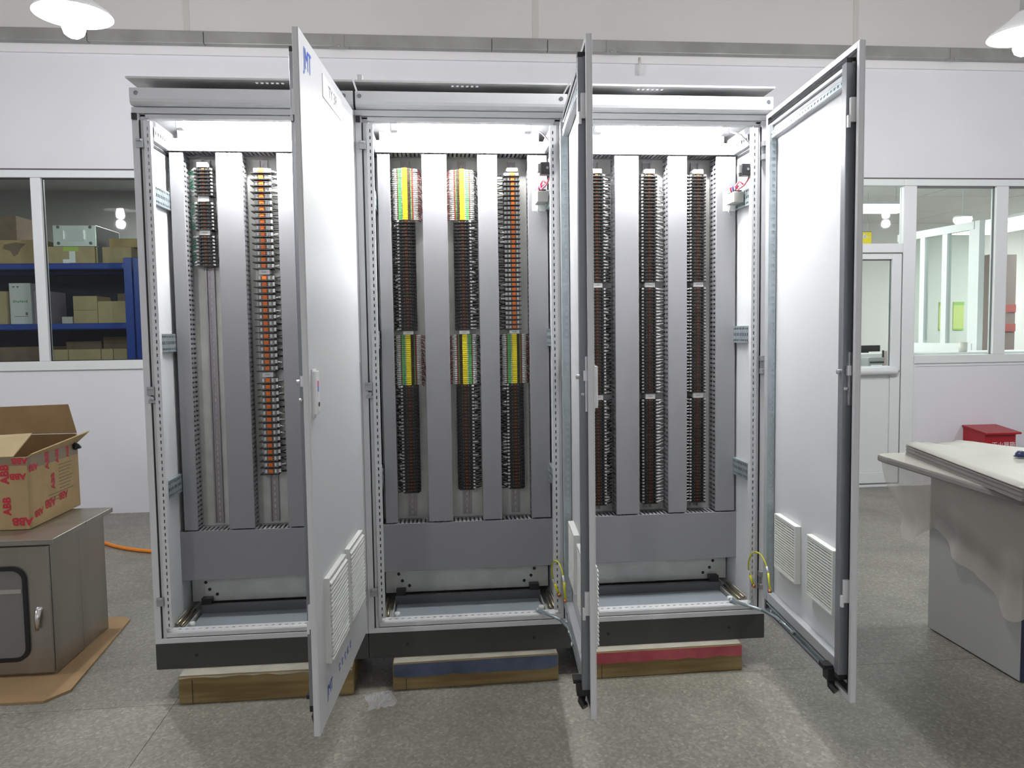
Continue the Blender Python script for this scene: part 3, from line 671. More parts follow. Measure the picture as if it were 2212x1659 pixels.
        b = MB(); bx(b, .118, .130, .070, .090, ZB+.021, ZB+.0216); lab(b.build('yellow_mark', YELLOW, cab), 'small yellow sticker on the floor plate')
    # ---- punched side rails
    for zc in (1.905, 1.352, .79):
        for sd in (0, 1):
            X = (lambda a: x0+a) if sd == 0 else (lambda a: x1-a)
            def bx(b, a0, a1, *r): p, q = sorted((X(a0), X(a1))); b.box(p, q, *r)
            uu = holes(.01, YP-.005, .0175, .0085); vv = [zc-.035, zc-.028, zc-.020, zc-.006, zc+.006, zc+.020, zc+.028, zc+.035]
            b = MB(); b.perf(uu, vv, lambda p, q: p % 2 == 1 and q in (1, 3, 5), lambda u, v, t: (X(.058-t), u, v), .002)
            bx(b, .0425, .056, .01, YP-.005, zc+.033, zc+.035); bx(b, .0425, .056, .01, YP-.005, zc-.035, zc-.033); bx(b, .0425, .044, .01, YP-.005, zc-.033, zc+.033, 1)
            for zz in (zc-.013, zc+.013): b.lathe([(0, 0), (.005, .001), (.005, .006), (0, .006)], (X(.06), .02, zz), 8, 0, 'y')
            b.build('punched_rail', [ZINC, SLOT], cab)
    for sd in (0, 1):         # roof depth rails
        X = (lambda a: x0+a) if sd == 0 else (lambda a: x1-a)
        def bx(b, a0, a1, *r): p, q = sorted((X(a0), X(a1))); b.box(p, q, *r)
        uu = holes(.05, .30, .025, .011)
        b = MB(); b.perf(uu, [2.115, 2.126, 2.138, 2.150], lambda p, q: p % 2 == 1 and q == 1, lambda u, v, t: (X(.062-t), u, v), .002)
        bx(b, .0425, .060, .05, .30, 2.148, 2.150); bx(b, .0425, .060, .05, .30, 2.103, 2.115)
        b.build('roof_rail', PAINT, cab)
        b = MB(); bx(b, .0425, .046, .05, .30, 2.085, 2.094); b.build('seal_strip', BLACK, cab)
    # ---- roof canopy
    rb = MB()
    prof = [(-.03, 2.232), (-.03, 2.27), (-.02, 2.272), (.40, 2.272), (.40, 2.212), (-.012, 2.212), (-.022, 2.2145), (-.028, 2.222)]
    rb.prism(prof, x0+.006, x1-.002 if i < 2 else x1+.008, 'x')
    rf = rb.build('roof_canopy', PAINT, cab, bevel=.0012)
    slots = (x0+.457+.0172*0, )
    scx = {0: .496, 1: 1.214, 2: 1.93}[i]
    us_ = [x0+.006 if i else x0-.002]
    for k in range(6): us_ += [scx-.052+.0185*k, scx-.052+.0185*k+.0095]
    us_.append(x1-.001 if i < 2 else x1+.012)
    b = MB(); b.perf(us_, [-.034, -.006, .012, .45], lambda p, q: p % 2 == 1 and q == 1, lambda u, v, t: (u, v, 2.302+t), .002)
    b.box(us_[0], us_[-1], -.036, -.034, 2.301, 2.308)
    b.build('roof_plate', mat('roof_plate_paint', (.62, .62, .62), rough=.5), cab)
    for hx in (.05, .75):
        for hy in (.12, .35): MB().box(x0+hx-.01, x0+hx+.01, hy-.01, hy+.01, 2.272, 2.302).build('roof_spacer', BLACKP, cab)
    for hx in canopy_holes:
        b = MB(); b.lathe([(0, -.0012), (.0075, -.0010), (.0085, .0005)], (hx, -.0302, 2.252), 14, 0, 'y'); b.build('canopy_screw', mat('screw_grey', (.22, .24, .27), rough=.35, metal=.6), cab)
    # ---- plinth
    b = MB(); b.box(x0+.001, x1-.001, .0, .02, .11, .2095); b.box(x0+.001, x1-.001, .46, .48, .11, .2095); b.box(x0+.001, x0+.021, .02, .46, .11, .2095); b.box(x1-.021, x1-.001, .02, .46, .11, .2095)
    pl = b.build('plinth', PLINTH, cab, bevel=.001)
    for hx in (.15, .65): MB().lathe([(0, -.001), (.006, -.0012), (.0065, .001)], (x0+hx, -.0002, .160), 12, 0, 'y').build('plinth_cap', BLACK, pl)
    # ---- hinges on the right upright, strikes on the left
    for zc in (2.075, 1.235, .36):
        b = MB()
        for dz in (-.030, .022): b.box(x1-.030, x1-.003, -.022, .0, zc+dz-.010, zc+dz+.010)
        b.tube([(x1-.010, -.020, zc-.045), (x1-.010, -.020, zc+.045)], .0055, 8); b.box(x1-.028, x1-.018, -.008, 0, zc-.035, zc+.03)
        b.build('hinge', mat('hinge_grey', (.40, .41, .42), rough=.4, metal=.4), cab, bevel=.001)
    for zc in (2.08, 1.175, .375):
        b = MB(); b.box(x0+.014, x0+.040, -.010, .0, zc-.016, zc+.016); b.box(x0+.018, x0+.036, -.016, -.010, zc+.006, zc+.014)
        if zc == 1.175: b.lathe([(0, -.012), (.008, -.010), (.009, .0)], (x0+.03, 0, zc-.028), 12, 0, 'y'); b.box(x0+.016, x0+.042, -.006, 0, zc-.045, zc-.034)
        b.build('lock_strike', MATS['hinge_grey'], cab, bevel=.001)
    MB().box(x0+.004, x0+.020, -.012, 0, ZT-.046, ZT-.024).build('corner_plug', BLACKP, cab)
    door = make_door(cab, x1, i == 0)
    # ---- stay arm from the sill to the door
    P = DOOR(x1); e = P(.36, .024, ZB+.073)
    b = MB(); s0 = (x1-.13, .03, ZB+.052); s1 = P(.10, .05, ZB+.060)
    b.tube([s0, ((s0[0]+s1[0])/2, (s0[1]+s1[1])/2, ZB+.056), s1], .007, 6); b.tube([s1, P(.2, .03, ZB+.068), e], .007, 6)
    b.lathe([(0, 0), (.009, .002), (.009, .012), (0, .014)], (s0[0], s0[1], ZB+.046), 10)
    b.build('stay_arm', ZINC, cab, smooth=True)
    # ---- earth strap
    def bez(pts, n=18):
        out = []
        for k in range(n+1):
            t = k/n; q = [Vector(p) for p in pts]
            while len(q) > 1: q = [q[a].lerp(q[a+1], t) for a in range(len(q)-1)]
            out.append(q[0])
        return out
    en = Vector(P(.145, .036, .365)); st = Vector((x1-.050, -.008, .335))
    pts = bez([st, st+Vector((-.055, -.0, .10)), st+Vector((-.03, -.04, .20)), en+Vector((.0, .02, .17)), en])
    b = MB(); b.tube(pts, .0032, 6, 0)
    b.tube([pts[-1], pts[-3]], .0042, 6, 1); b.tube([pts[0], pts[2]], .0042, 6, 1); b.tube([pts[-3], pts[-4]], .0036, 6, 2); b.tube([pts[2], pts[3]], .0036, 6, 2)
    b.tube([st+Vector((0, .006, -.004)), st+Vector((0, -.006, -.004))], .007, 10, 3); b.tube([en+Vector((.004, .0, -.004)), en+Vector((-.008, .0, -.004))], .007, 10, 3)
    lab(b.build('earth_strap', [mat('yellow_green_sheath', (.50, .52, .03), rough=.45, col2=(.60, .58, .04), vscale=40), mat('yellow_sleeve', (.80, .74, .02), rough=.5), WHITEP, COPPER], cab, smooth=True), 'yellow and green earth wire loop')
    return cab

labels = ['leftmost grey control cabinet, its open door showing the outer face with blue letters',
          'middle grey control cabinet with green and yellow terminals',
          'rightmost grey control cabinet, door open to show its pale inner face']
CABS = []
for i in range(3):
    x0 = .8*i
    hs = {0: (.03, .765), 1: (.822, 1.575), 2: (1.615, 2.388)}[i]
    CABS.append(cabinet(i, labels[i], hs))
for i, rng in enumerate((((.061, .112), (.237, .337), (.471, .571), ), ((.864, .914), (1.041, 1.141), (1.266, 1.346), (1.471, 1.551)), ((1.62, 1.67), (1.833, 1.933), (2.059, 2.139), (2.266, 2.349)))):
    for a, c in rng: v_duct(CABS[i], a, c, .595, 2.094)
    if i == 0: v_duct(CABS[i], .69, .74, .595, 2.094)
    h_duct(CABS[i], .8*i+.042, .8*i+.762, .39, .590, True)
    h_duct(CABS[i], .8*i+.048, .8*i+.755, 2.100, 2.148, False)
MB().box(.815, .835, -.03, .0, 2.304, 2.33).build('lifting_tab', PAINT, CABS[1], bevel=.002)

# ---------------- lamps inside the cabinets
for i, lb in enumerate(('glowing strip lamp at the top of the leftmost cabinet', 'glowing strip lamp at the top of the middle cabinet', 'glowing strip lamp at the top of the rightmost cabinet')):
    x0 = .8*i; xa, xb = x0+.155, x0+.645
    t = thing('cabinet_lamp', (x0+.4, .10, 2.2055), lb, 'lamp', 'strip lamps inside the cabinets')
    MB().box(xa-.04, xb+.04, .075, .145, 2.2035, 2.2058).build('housing', WHITEP, t, bevel=.003)
    for x in (xa-.03, xb): MB().box(x, x+.03, .082, .118, 2.155, 2.2034).build('tube_holder', WHITEP, t, bevel=.004)
    MB().lathe([(0, xa-.002), (.0145, xa-.002), (.0145, xb+.002), (0, xb+.002)], (0, .10, 2.188), 16, 0, 'x').build('tube', TUBE, t, smooth=True)

# ================================================================== TERMINAL STRIPS
DARK = mat('black_terminal_plastic', (.018, .017, .016), rough=.35)
SMOKE = mat('smoky_brown_cover', (.038, .028, .024), rough=.25, spec=.6)
ORL = mat('orange_fuse', (.80, .19, .03), rough=.4)
ORD = mat('dull_orange_fuse', (.44, .115, .035), rough=.4)
CLEARP = mat('clear_plastic_side', (.36, .36, .35), rough=.2)
MARK = mat('white_marker', (.80, .81, .80), rough=.5)
GREENT = mat('green_terminal', (.13, .48, .15), rough=.4)
YELT = mat('yellow_terminal', (.76, .66, .02), rough=.4)
REDT = mat('red_terminal', (.48, .03, .03), rough=.45)
BRNT = mat('brown_terminal', (.05, .028, .022), rough=.4)
WIREK = mat('black_wire', (.02, .02, .023), rough=.5)
WIREG = mat('green_wire', (.02, .30, .16), rough=.45)
WIRER = mat('dark_red_wire', (.22, .04, .04), rough=.5)
WIREW = mat('white_wire_marker', (.86, .87, .87), rough=.5)

def term_mesh(kind, pitch, wd, side):
    """terminal centred on x = 0, front at -y, z from 0 to pitch; side = side of the white markers"""
    b = MB(); h = wd/2; p = pitch
    if kind == 'orange':
        b.box(-h, h, -.002, .045, p*.10, p*.9, 3)                         # clear grey body
        b.box(-h-.012, h+.004, -.016, .045, p*.02, p*.16, 0)              # black parting plate
        b.box(-h*.78, -h*.52, -.006, -.002, p*.3, p*.8, 2); b.box(h*.52, h*.78, -.006, -.002, p*.3, p*.8, 2)
        for q in (-h*.42, h*.34): b.box(q, q+.003, -.0045, -.002, p*.3, p*.42, 0); b.box(q, q+.003, -.0045, -.002, p*.6, p*.72, 0)
        mats = [DARK, ORL, MARK, CLEARP]
    else:
        b.box(-h, h, .004, .045, p*.05, p*.95, 3)                         # smoky body
        b.box(-h-.006, h+.006, -.010, .045, p*.02, p*.36, 0)              # black fin
        b.box(-h*.95, -h*.7, -.004, .004, p*.36, p*.95, 0); b.box(h*.7, h*.95, -.004, .004, p*.36, p*.95, 0)
        b.box(-h*.24, h*.24, .000, .004, p*.46, p*.80, 1)
        b.box(-h*.58, -h*.42, .002, .004, p*.5, p*.62, 2); b.box(h*.42, h*.58, .002, .004, p*.5, p*.62, 2)
        b.box(-h-.012, -h, .008, .04, p*.1, p*.9, 0); b.box(h, h+.012, .008, .04, p*.1, p*.9, 0)
        mats = [DARK, ORD, MARK, SMOKE]
    for sd in (-1, 1):
        if side in (0, sd):
            a, c = sorted((sd*(h+.001), sd*(h+.010))); b.box(a, c, .0, .008, p*.3, p*.85, 2)
    return b.mesh('terminal', mats)
def lever_mesh(p, wd):
    b = MB(); h = wd/2
    b.box(-h*.30, h*.30, -.009, -.002, p*.24, p*.86); b.box(-h*.2, h*.2, -.011, -.009, p*.40, p*.56)
    return b.mesh('fuse_lever', ORL)
def colour_mesh(p, flip):
    b = MB(); g = p*.08
    bands = [(-.034, -.029, .020, REDT), (-.029, -.015, .008, GREENT), (-.015, -.0105, .002, MARK), (-.0105, .0095, -.004, YELT), (.0095, .0215, .004, BRNT), (.0215, .0265, .014, GREENT), (.0265, .032, .020, REDT)]
    ms = [REDT, GREENT, MARK, YELT, BRNT]
    for a, c, y, mm in bands:
        if flip: a, c = -c, -a
        b.box(a, c-.0003, y, .045, g, p-g*(1 if mm != MARK else 3), ms.index(mm))
    b.box(-.034, .032, .022, .045, 0, p, 4)
    return b.mesh('terminal', ms)
MC = {}
def strip(cab, xc, segs, railz, label, wires, wd=.052):
    yf = .245; zlow = railz[0]
    t = thing('terminal_strip', (xc, yf, zlow), label, 'terminal strip', 'terminal strips in the cabinets')
    T0 = Vector((xc, yf, zlow))
    b = MB(); zr0, zr1 = railz
    b.box(xc-.0175, xc-.0125, .288, .290, zr0, zr1); b.box(xc+.0125, xc+.0175, .288, .290, zr0, zr1); b.box(xc-.0135, xc-.0125, .289, .299, zr0, zr1); b.box(xc+.0125, xc+.0135, .289, .299, zr0, zr1)
    vv = holes(zr0, zr1, .025, .015)
    b.perf([xc-.0125, xc-.003, xc+.003, xc+.0125], vv, lambda i, j: i == 1 and j % 2 == 1, lambda u, v, d: (u, .297+d, v), .0012)
    b.build('din_rail', mat('rail_zinc', (.36, .34, .36), rough=.35, metal=.6), t)
    wb = MB(); wm = [WIREK, WIREG, WIRER, WIREW]
    for (kind, za, zb, n, side) in segs:
        if kind == 'label':
            b = MB(); b.box(xc-.021, xc+.021, yf-.004, yf+.006, zb+.001, za-.001); b.box(xc-.010, xc+.010, yf-.0046, yf-.004, (za+zb)/2-.0025, (za+zb)/2+.0025, 1)
            b.box(xc-.024, xc+.024, yf+.006, .29, zb+.003, za-.003, 2)
            b.build('group_label', [MARK, mat('faint_print', (.5, .5, .52), rough=.6), CLEARP], t); continue
        p = (za-zb)/n
        key = (kind, round(p, 4), wd, side)
        if key not in MC:
            MC[key] = colour_mesh(p, side < 0) if kind == 'colour' else term_mesh(kind, p, wd, side)
            if kind == 'orange': MC[key+('l',)] = lever_mesh(p, wd)
        for k in range(n):
            o = bpy.data.objects.new('terminal', MC[key]); COL.objects.link(o); o.parent = t
            o.location = (0, 0, zb+p*k-zlow)
            if kind == 'orange':
                l = bpy.data.objects.new('fuse_lever', MC[key+('l',)]); COL.objects.link(l); l.parent = o
            # wires of this terminal
            z = zb+p*(k+.5)
            for (sd, xd, kinds, col) in wires:
                if kind == 'colour':
                    for ss in (-1, 1):
                        xa = xc+ss*.033; xe = xc+ss*.050
                        dz = random.uniform(-.002, .002)
                        wb.tube([(xa, yf+.016, z), ((xa+xe)/2, yf+.012, z), (xe, yf+.018+random.uniform(0, .006), z+dz)], .0025, 5, 3)
                        xe2 = xe+ss*random.uniform(.006, .016)
                        wb.tube([(xe, yf+.02, z+dz), (xe2, yf+.026, z+dz-random.uniform(0, .006)), (xe2+ss*.003, yf+.04, z-random.uniform(.004, .014))], .002, 4, 2 if (ss > 0) != (side < 0) else 0)
                    break
                if kind not in kinds: continue
                xa = xc+sd*(wd/2+.010); yy = yf+.012
                dzz = random.uniform(-.008, .008); q = (xd-xa)
                wb.tube([(xa, yy, z), (xa+q*.25, yy-.004, z+dzz*.2), (xa+q*.6, yy+.008, z+dzz*.8), (xd, yy+.018, z+dzz)], .0021, 5, col)
                if col in (0, 2):
                    wb.tube([(xa, yy+.012, z-p*.2), (xa+q*.5, yy+.010, z-p*.2-dzz*.6), (xd, yy+.024, z-dzz)], .0019, 4, col)
                if col == 3 or random.random() < .35:
                    wb.tube([(xa+q*.02, yy-.001, z), (xa+q*.25, yy-.004, z+dzz*.2), (xa+q*.55, yy+.006, z+dzz*.7)], .0030, 5, 3)
    stuff(wb.build('wiring', wm, t))
    return t
BR = 'brown'; OR = 'orange'; CO = 'colour'; LB = 'label'
strip(CABS[0], .174, [(LB, 2.067, 2.046, 1, 0), (BR, 2.046, 1.933, 8, 0), (LB, 1.933, 1.911, 1, 0), (BR, 1.911, 1.798, 8, 0), (LB, 1.798, 1.779, 1, 0), (BR, 1.779, 1.654, 9, 0)], (.60, 2.085),
      'short terminal strip over a long bare rail in the leftmost cabinet', [(-1, .113, (BR,), 1)], .050)
strip(CABS[0], .400, [(OR, 2.047, 1.642, 16, 1), (LB, 1.642, 1.62, 1, 0), (OR, 1.62, 1.228, 15, 1), (LB, 1.228, 1.205, 1, 0), (OR, 1.205, .805, 15, 1)], (.60, 2.085),
      'long strip of bright orange fuse terminals in the leftmost cabinet', [(1, .470, (OR,), 0)], .058)
strip(CABS[1], .971, [(CO, 2.05, 1.84, 26, 1), (BR, 1.84, 1.386, 33, -1), (LB, 1.386, 1.37, 1, 0), (CO, 1.37, 1.161, 26, 1), (BR, 1.161, .709, 33, -1)], (.60, 2.085),
      'left terminal strip of the middle cabinet, two green and yellow blocks between dark terminals', [(-1, .915, (BR,), 0)], .052)
strip(CABS[1], 1.203, [(CO, 2.046, 1.839, 26, -1), (BR, 1.839, 1.386, 33, 1), (LB, 1.386, 1.369, 1, 0), (CO, 1.369, 1.16, 26, -1), (BR, 1.16, .715, 32, 1)], (.60, 2.085),
      'centre terminal strip of the middle cabinet, wired on its right side', [(1, 1.265, (BR,), 0)], .050)
strip(CABS[1], 1.412, [(LB, 2.052, 2.036, 1, 0), (OR, 2.034, 1.386, 33, -1), (LB, 1.385, 1.368, 1, 0), (CO, 1.368, 1.16, 26, 1), (BR, 1.16, .713, 32, -1)], (.60, 2.085),
      'right terminal strip of the middle cabinet, orange fuses above one green and yellow block', [(-1, 1.347, (OR, BR), 0)], .050)
three = [(LB, 2.05, 2.031, 1, 0), (BR, 2.03, 1.577, 33, 0), (LB, 1.577, 1.556, 1, 0), (BR, 1.556, 1.104, 33, 0), (LB, 1.104, 1.081, 1, 0), (BR, 1.081, .627, 33, 0)]
strip(CABS[2], 1.766, three, (.60, 2.085), 'terminal strip partly hidden by the edge of the middle door', [(1, 1.83, (BR,), 0)], .050)
strip(CABS[2], 1.992, three, (.60, 2.085), 'centre terminal strip of the rightmost cabinet with white wires on its right', [(1, 2.058, (BR,), 3)], .048)
strip(CABS[2], 2.202, three, (.60, 2.085), 'terminal strip nearest the right wall of the rightmost cabinet', [(-1, 2.140, (BR,), 3)], .050)

# ---------------- door switches and clamp sockets on the right uprights of the middle and right cabinets
for i, nm in ((1, 'middle'), (2, 'rightmost')):
    x1 = .8*(i+1)
    t = thing('door_switch', (x1-.07, .03, 1.975), 'black door switch box on the right upright of the %s cabinet' % nm, 'switch', 'door switches')
    MB().box(x1-.100, x1-.058, .012, .05, 1.980, 2.026).build('body', BLACKP, t, bevel=.003)
    b = MB(); b.box(x1-.110, x1-.100, .018, .042, 1.990, 2.020); b.lathe([(0, -.001), (.005, -.001), (.006, .004)], (x1-.075, .011, 2.004), 10, 0, 'y'); b.build('plunger', mat('grey_plastic', (.25, .25, .25), rough=.5), t)
    MB().box(x1-.058, x1-.054, .012, .05, 1.985, 2.02).build('bracket', ZINC, t)
    b = MB(); pts = [(x1-.062, .03, 1.98), (x1-.066, .04, 1.965), (x1-.072, .06, 1.95), (x1-.09, .09, 1.935)]; b.tube(pts, .0042, 6, 0)
    b.tube([(x1-.050, .03, 2.022), (x1-.052, .03, 2.06), (x1-.055, .035, 2.10), (x1-.09, .05, 2.145), (x1-.13, .06, 2.16)], .0038, 6, 1)
    b.build('cable', [mat('pink_wire', (.62, .20, .25), rough=.5), mat('pale_sleeve', (.62, .55, .58), rough=.5)], t, smooth=True)
    t = thing('clamp_socket', (x1-.085, .10, 1.88), 'pale clamp terminals with red and white wires beside the %s cabinet wall' % nm, 'terminal clamp', 'clamp terminals on the side rails')
    for k in range(4):
        MB().box(x1-.105, x1-.062, .085+.022*k, .103+.022*k, 1.888, 1.93).build('clamp', mat('beige_clamp', (.46, .46, .42), rough=.5), t, bevel=.002)
        MB().box(x1-.098, x1-.07, .088+.022*k, .100+.022*k, 1.930, 1.936).build('screw', BLACKP, t)
    MB().box(x1-.115, x1-.062, .175, .18, 1.865, 1.945).build('end_plate', mat('pale_end_plate', (.60, .64, .62), rough=.5), t)
    b = MB()
    for k in range(4):
        y = .092+.022*k
        b.tube([(x1-.085, y, 1.936), (x1-.09, y, 1.956), (x1-.082, y-.01, 1.97-.004*k), (x1-.07, y-.02, 1.955)], .0035, 6, k % 3)
    b.tube([(x1-.09, .16, 1.887), (x1-.095, .165, 1.86), (x1-.08, .18, 1.85)], .003, 5, 1)
    b.build('wires', [mat('red_wire', (.62, .04, .06), rough=.5), WIREW, mat('blue_wire', (.12, .10, .5), rough=.5)], t, smooth=True)

# ================================================================== TIMBER BLOCKS under the plinth
def timber(x0, x1, y0, y1, paint, pf, label, skew=0.):
    t = thing('timber_block', ((x0+x1)/2, (y0+y1)/2, 0), label, 'timber block', 'timber blocks under the cabinets')
    f = lambda x, y, z: (x, y+skew*(x-x0), z)
    H = .11; n = 14
    b = MB()
    b.box(x0, x1, y0, y1, 0, H-.002)
    b.build('beam', WOOD, t, xf=f, bevel=.006)
    b = MB(); zs = [H*(1-pf)+random.uniform(-.005, .005) for _ in range(n+1)]
    for k in range(n):
        a, c = lerp(x0+.004, x1-.004, k/n), lerp(x0+.004, x1-.004, (k+1)/n)
        b.hexa([(a, y0-.0012, zs[k]), (c, y0-.0012, zs[k+1]), (c, y0+.0, zs[k+1]), (a, y0+.0, zs[k]), (a, y0-.0012, H-.006), (c, y0-.0012, H-.006), (c, y0, H-.006), (a, y0, H-.006)])
    b.build('paint_band', paint, t, xf=f)
    MB().box(x0+.004, x1-.004, y0+.003, y1-.003, H-.002, H-.0002).build('pale_top', PALEP, t, xf=f)  # paler layer over the whole top face
    MB().box(x0+.05, x0+.052, y0-.0016, y0, .002, H*(1-pf)-.006).build('crack', mat('dark_crack', (.05, .035, .02), rough=.9), t, xf=f)
timber(.10, .745, -.068, .46, PALEP, .10, 'bare brown timber block under the leftmost cabinet')
timber(.893, 1.540, -.055, .46, BLUEP, .52, 'timber block with faded blue paint under the middle cabinet', .02)
timber(1.66, 2.288, -.052, .46, REDP, .42, 'timber block with faded red paint under the rightmost cabinet', .008)

# ================================================================== clear plastic bag on the floor
b = MB(); n = 12; rnd = random.Random(3)
for j in range(n+1):
    for i in range(n+1):
        u, v = i/n, j/n
        x = .80+.10*u+.012*math.sin(5*v); y = -.20+.13*v+.03*(u-.5)
        z = .003+.022*abs(math.sin(7*u+4*v))*math.sin(math.pi*u)*math.sin(math.pi*v)+.010*rnd.random()*math.sin(math.pi*u)
        b.v.append((x, y, z))
for j in range(n):
    for i in range(n):
        k = j*(n+1)+i; b.f.append((k, k+1, k+n+2, k+n+1)); b.m.append(0)
FILM2 = bpy.data.materials.new('crumpled_film'); FILM2.use_nodes = True
pb = FILM2.node_tree.nodes['Principled BSDF']; pb.inputs['Base Color'].default_value = (.78, .78, .79, 1); pb.inputs['Roughness'].default_value = .18; pb.inputs['Alpha'].default_value = .34
o = b.build('plastic_bag', FILM2, recalc=False); tag(o, 'small crumpled clear plastic bag on the floor in front of the blue block', 'plastic bag')

# ================================================================== PENDANT LAMPS
PENM = emit_mat('lamp_bulb', 60, (1, .98, .99))
SHADE = mat('white_enamel_shade', (.86, .86, .86), rough=.3)
def pendant(x, y, z, label):
    t = thing('pendant_lamp', (x, y, z), label, 'pendant lamp', 'hanging shop lamps')
    c = (x, y, z); R = .176
    MB().lathe([(.026, .13), (.045, .115), (.075, .085), (R-.01, .018), (R, 0), (R-.004, .001), (R-.016, .016), (.072, .078), (.04, .105), (.02, .12)], c, 40).build('shade', SHADE, t, smooth=True)
    MB().lathe([(0, -.105), (.022, -.102), (.042, -.088), (.052, -.062), (.048, -.03), (.036, .01), (.026, .05), (.022, .08)], c, 24).build('bulb', PENM, t, smooth=True)
    MB().lathe([(0, .20), (.018, .20), (.022, .19), (.024, .13), (.034, .125), (.034, .08), (0, .08)], c, 20).build('lamp_holder', mat('lamp_holder_grey', (.35, .35, .35), rough=.4), t, smooth=True)
    MB().tube([(x, y, z+.20), (x, y, ZC)], .004, 6).build('cord', BLACKP, t)
    l = bpy.data.lights.new('pendant_light', 'POINT'); l.energy = PENDANT_W; l.shadow_soft_size = .05; l.color = (1, .995, .995)
    lo = bpy.data.objects.new('pendant_light', l); COL.objects.link(lo); lo.location = (x, y, z-.165)
pendant(-.61, 1.0, 2.915, 'hanging white shop lamp at the top left of the photo')
pendant(4.26, 1.0, 2.925, 'hanging white shop lamp at the top right of the photo')
for (x, y, lb) in ((2.19, -.25, 'hanging shop lamp above the row of cabinets'), (-2.7, -.25, 'hanging shop lamp above and left of the cabinets'), (7.06, -.25, 'hanging shop lamp above and right of the cabinets'),
                   (-.61, -5.4, 'hanging shop lamp behind the viewer on the left'), (4.26, -5.4, 'hanging shop lamp behind the viewer on the right')):
    pendant(x, y, 2.92, lb)

# ================================================================== STAINLESS BOXES, carton and cardboard at the left
cardb = MB()
pts = [(-1.5, .02), (-.42, .012), (-.36, .10), (-.425, .86), (-.47, .90), (-1.5, .90)]
cardb.prism(pts, .0005, .009, 'z')
tag(cardb.build('cardboard_sheet', mat('floor_cardboard', (.36, .24, .12), rough=.85, var=.08, vscale=6)), 'flat brown cardboard sheet under the stainless boxes', 'cardboard sheet')
def ss_box(y0, y1, label, front):
    t = thing('stainless_enclosure', (-.83, (y0+y1)/2, .0095), label, 'metal enclosure', 'stainless enclosures')
    X0, X1, Z0, Z1 = -1.15, -.485, .0095, .555
    MB().box(X0, X1, y0, y1, Z0, Z1).build('body', STEELB, t, bevel=.002)
    MB().box(X0-.03, X1+.032, y0-.045 if front else y0+.001, y1 if front else y1+.03, Z1, Z1+.022).build('rain_lid', STEELB, t, bevel=.002)
    if front:
        b = MB(); b.box(X0+.01, X1-.004, y0-.018, y0-.001, Z0+.012, Z1-.012); d = b.build('door', STEELB, t, bevel=.003)
        def rr(a0, a1, c0, c1, r, n=6):
            out = []
            for (cx, cz, st) in ((a1-r, c1-r, 0), (a0+r, c1-r, 90), (a0+r, c0+r, 180), (a1-r, c0+r, 270)):
                for k in range(n+1):
                    a = math.radians(st+90*k/n); out.append((cx+r*math.cos(a), cz+r*math.sin(a)))
            return out
        o_, i_ = rr(X0+.07, -.572, .075, .465, .055), rr(X0+.084, -.588, .091, .449, .041)
        b = MB(); N = len(o_)
        for (ya, pl) in ((y0-.027, 0), (y0-.018, 1)): b.v += [(x, ya, z) for x, z in o_]+[(x, ya, z) for x, z in i_]
        for k in range(N):
            q = (k+1) % N
            for f in ((k, q, N+q, N+k), (2*N+k, 3*N+k, 3*N+q, 2*N+q), (k, 2*N+k, 2*N+q, q), (N+k, N+q, 3*N+q, 3*N+k)): b.f.append(f); b.m.append(0)
        b.build('window_gasket', BLACK, d, smooth=False)
        b = MB(); b.prism(i_, y0-.021, y0-.0185, 'y'); b.build('window_pane', mat('grey_acrylic', (.20, .20, .19), rough=.12, spec=.6), d)
        MB().box(X0+.08, -.596, y0-.0225, y0-.0212, .355, .372).build('reflected_rail', mat('painted_reflection', (.38, .37, .34), rough=.4), d)  # pale strip paints a reflection onto the pane
        b = MB(); b.lathe([(0, -.030), (.012, -.029), (.014, -.018)], (-.530, y0, .285), 14, 0, 'y'); b.tube([(-.530, y0-.030, .285), (-.533, y0-.036, .25), (-.536, y0-.034, .205)], [.012, .010, .007], 10)
        lab(b.build('handle', CHROME, d, smooth=True), 'chrome swing handle')
        MB().box(-.4855, -.4845, y0+.0, y1, Z0, Z0+.001).build('base_edge', BLACK, t)
    return t
ss_box(.26, .505, 'stainless enclosure with black framed window in its door, left of the cabinets', True)
ss_box(.508, .76, 'plain stainless enclosure behind the one with the window', False)

cz = .5785; CX1, CY0, CY1, CH = -.628, .395, .86, .305; CX0 = -1.20
t = thing('open_carton', (-.9, .63, cz), 'open brown carton with red lettering on top of the stainless enclosures', 'carton')
b = MB(); th = .006
b.box(CX0, CX1, CY0, CY1, cz, cz+th); b.box(CX0, CX1, CY0, CY0+th, cz+th, cz+CH); b.box(CX0, CX1, CY1-th, CY1, cz+th, cz+CH+.04)
b.box(CX0, CX0+th, CY0+th, CY1-th, cz+th, cz+CH); b.box(CX1-th, CX1, CY0+th, CY1-th, cz+th, cz+CH)
b.build('body', CARD, t, bevel=.001)
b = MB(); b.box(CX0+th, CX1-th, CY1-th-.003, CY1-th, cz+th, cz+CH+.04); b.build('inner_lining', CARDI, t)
def flap(p, m, nm, th=.005):
    p = [Vector(q) for q in p]; nrm = (p[1]-p[0]).cross(p[3]-p[0]).normalized()*th
    MB().hexa([*p, *[q+nrm for q in p]]).build(nm, m, t)
zt = cz+CH
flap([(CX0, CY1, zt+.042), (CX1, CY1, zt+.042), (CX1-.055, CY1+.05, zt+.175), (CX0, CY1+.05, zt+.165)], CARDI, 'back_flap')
flap([(CX1, CY0+.01, zt+.001), (CX1, CY1-.01, zt+.001), (CX1+.045, CY1+.02, zt+.05), (CX1+.012, CY0+.02, zt+.012)], CARD, 'side_flap')
flap([(CX0, CY0, zt), (CX1-.05, CY0, zt), (CX1-.02, CY0+.10, zt+.085), (CX0, CY0+.09, zt+.065)], CARDT, 'front_flap')
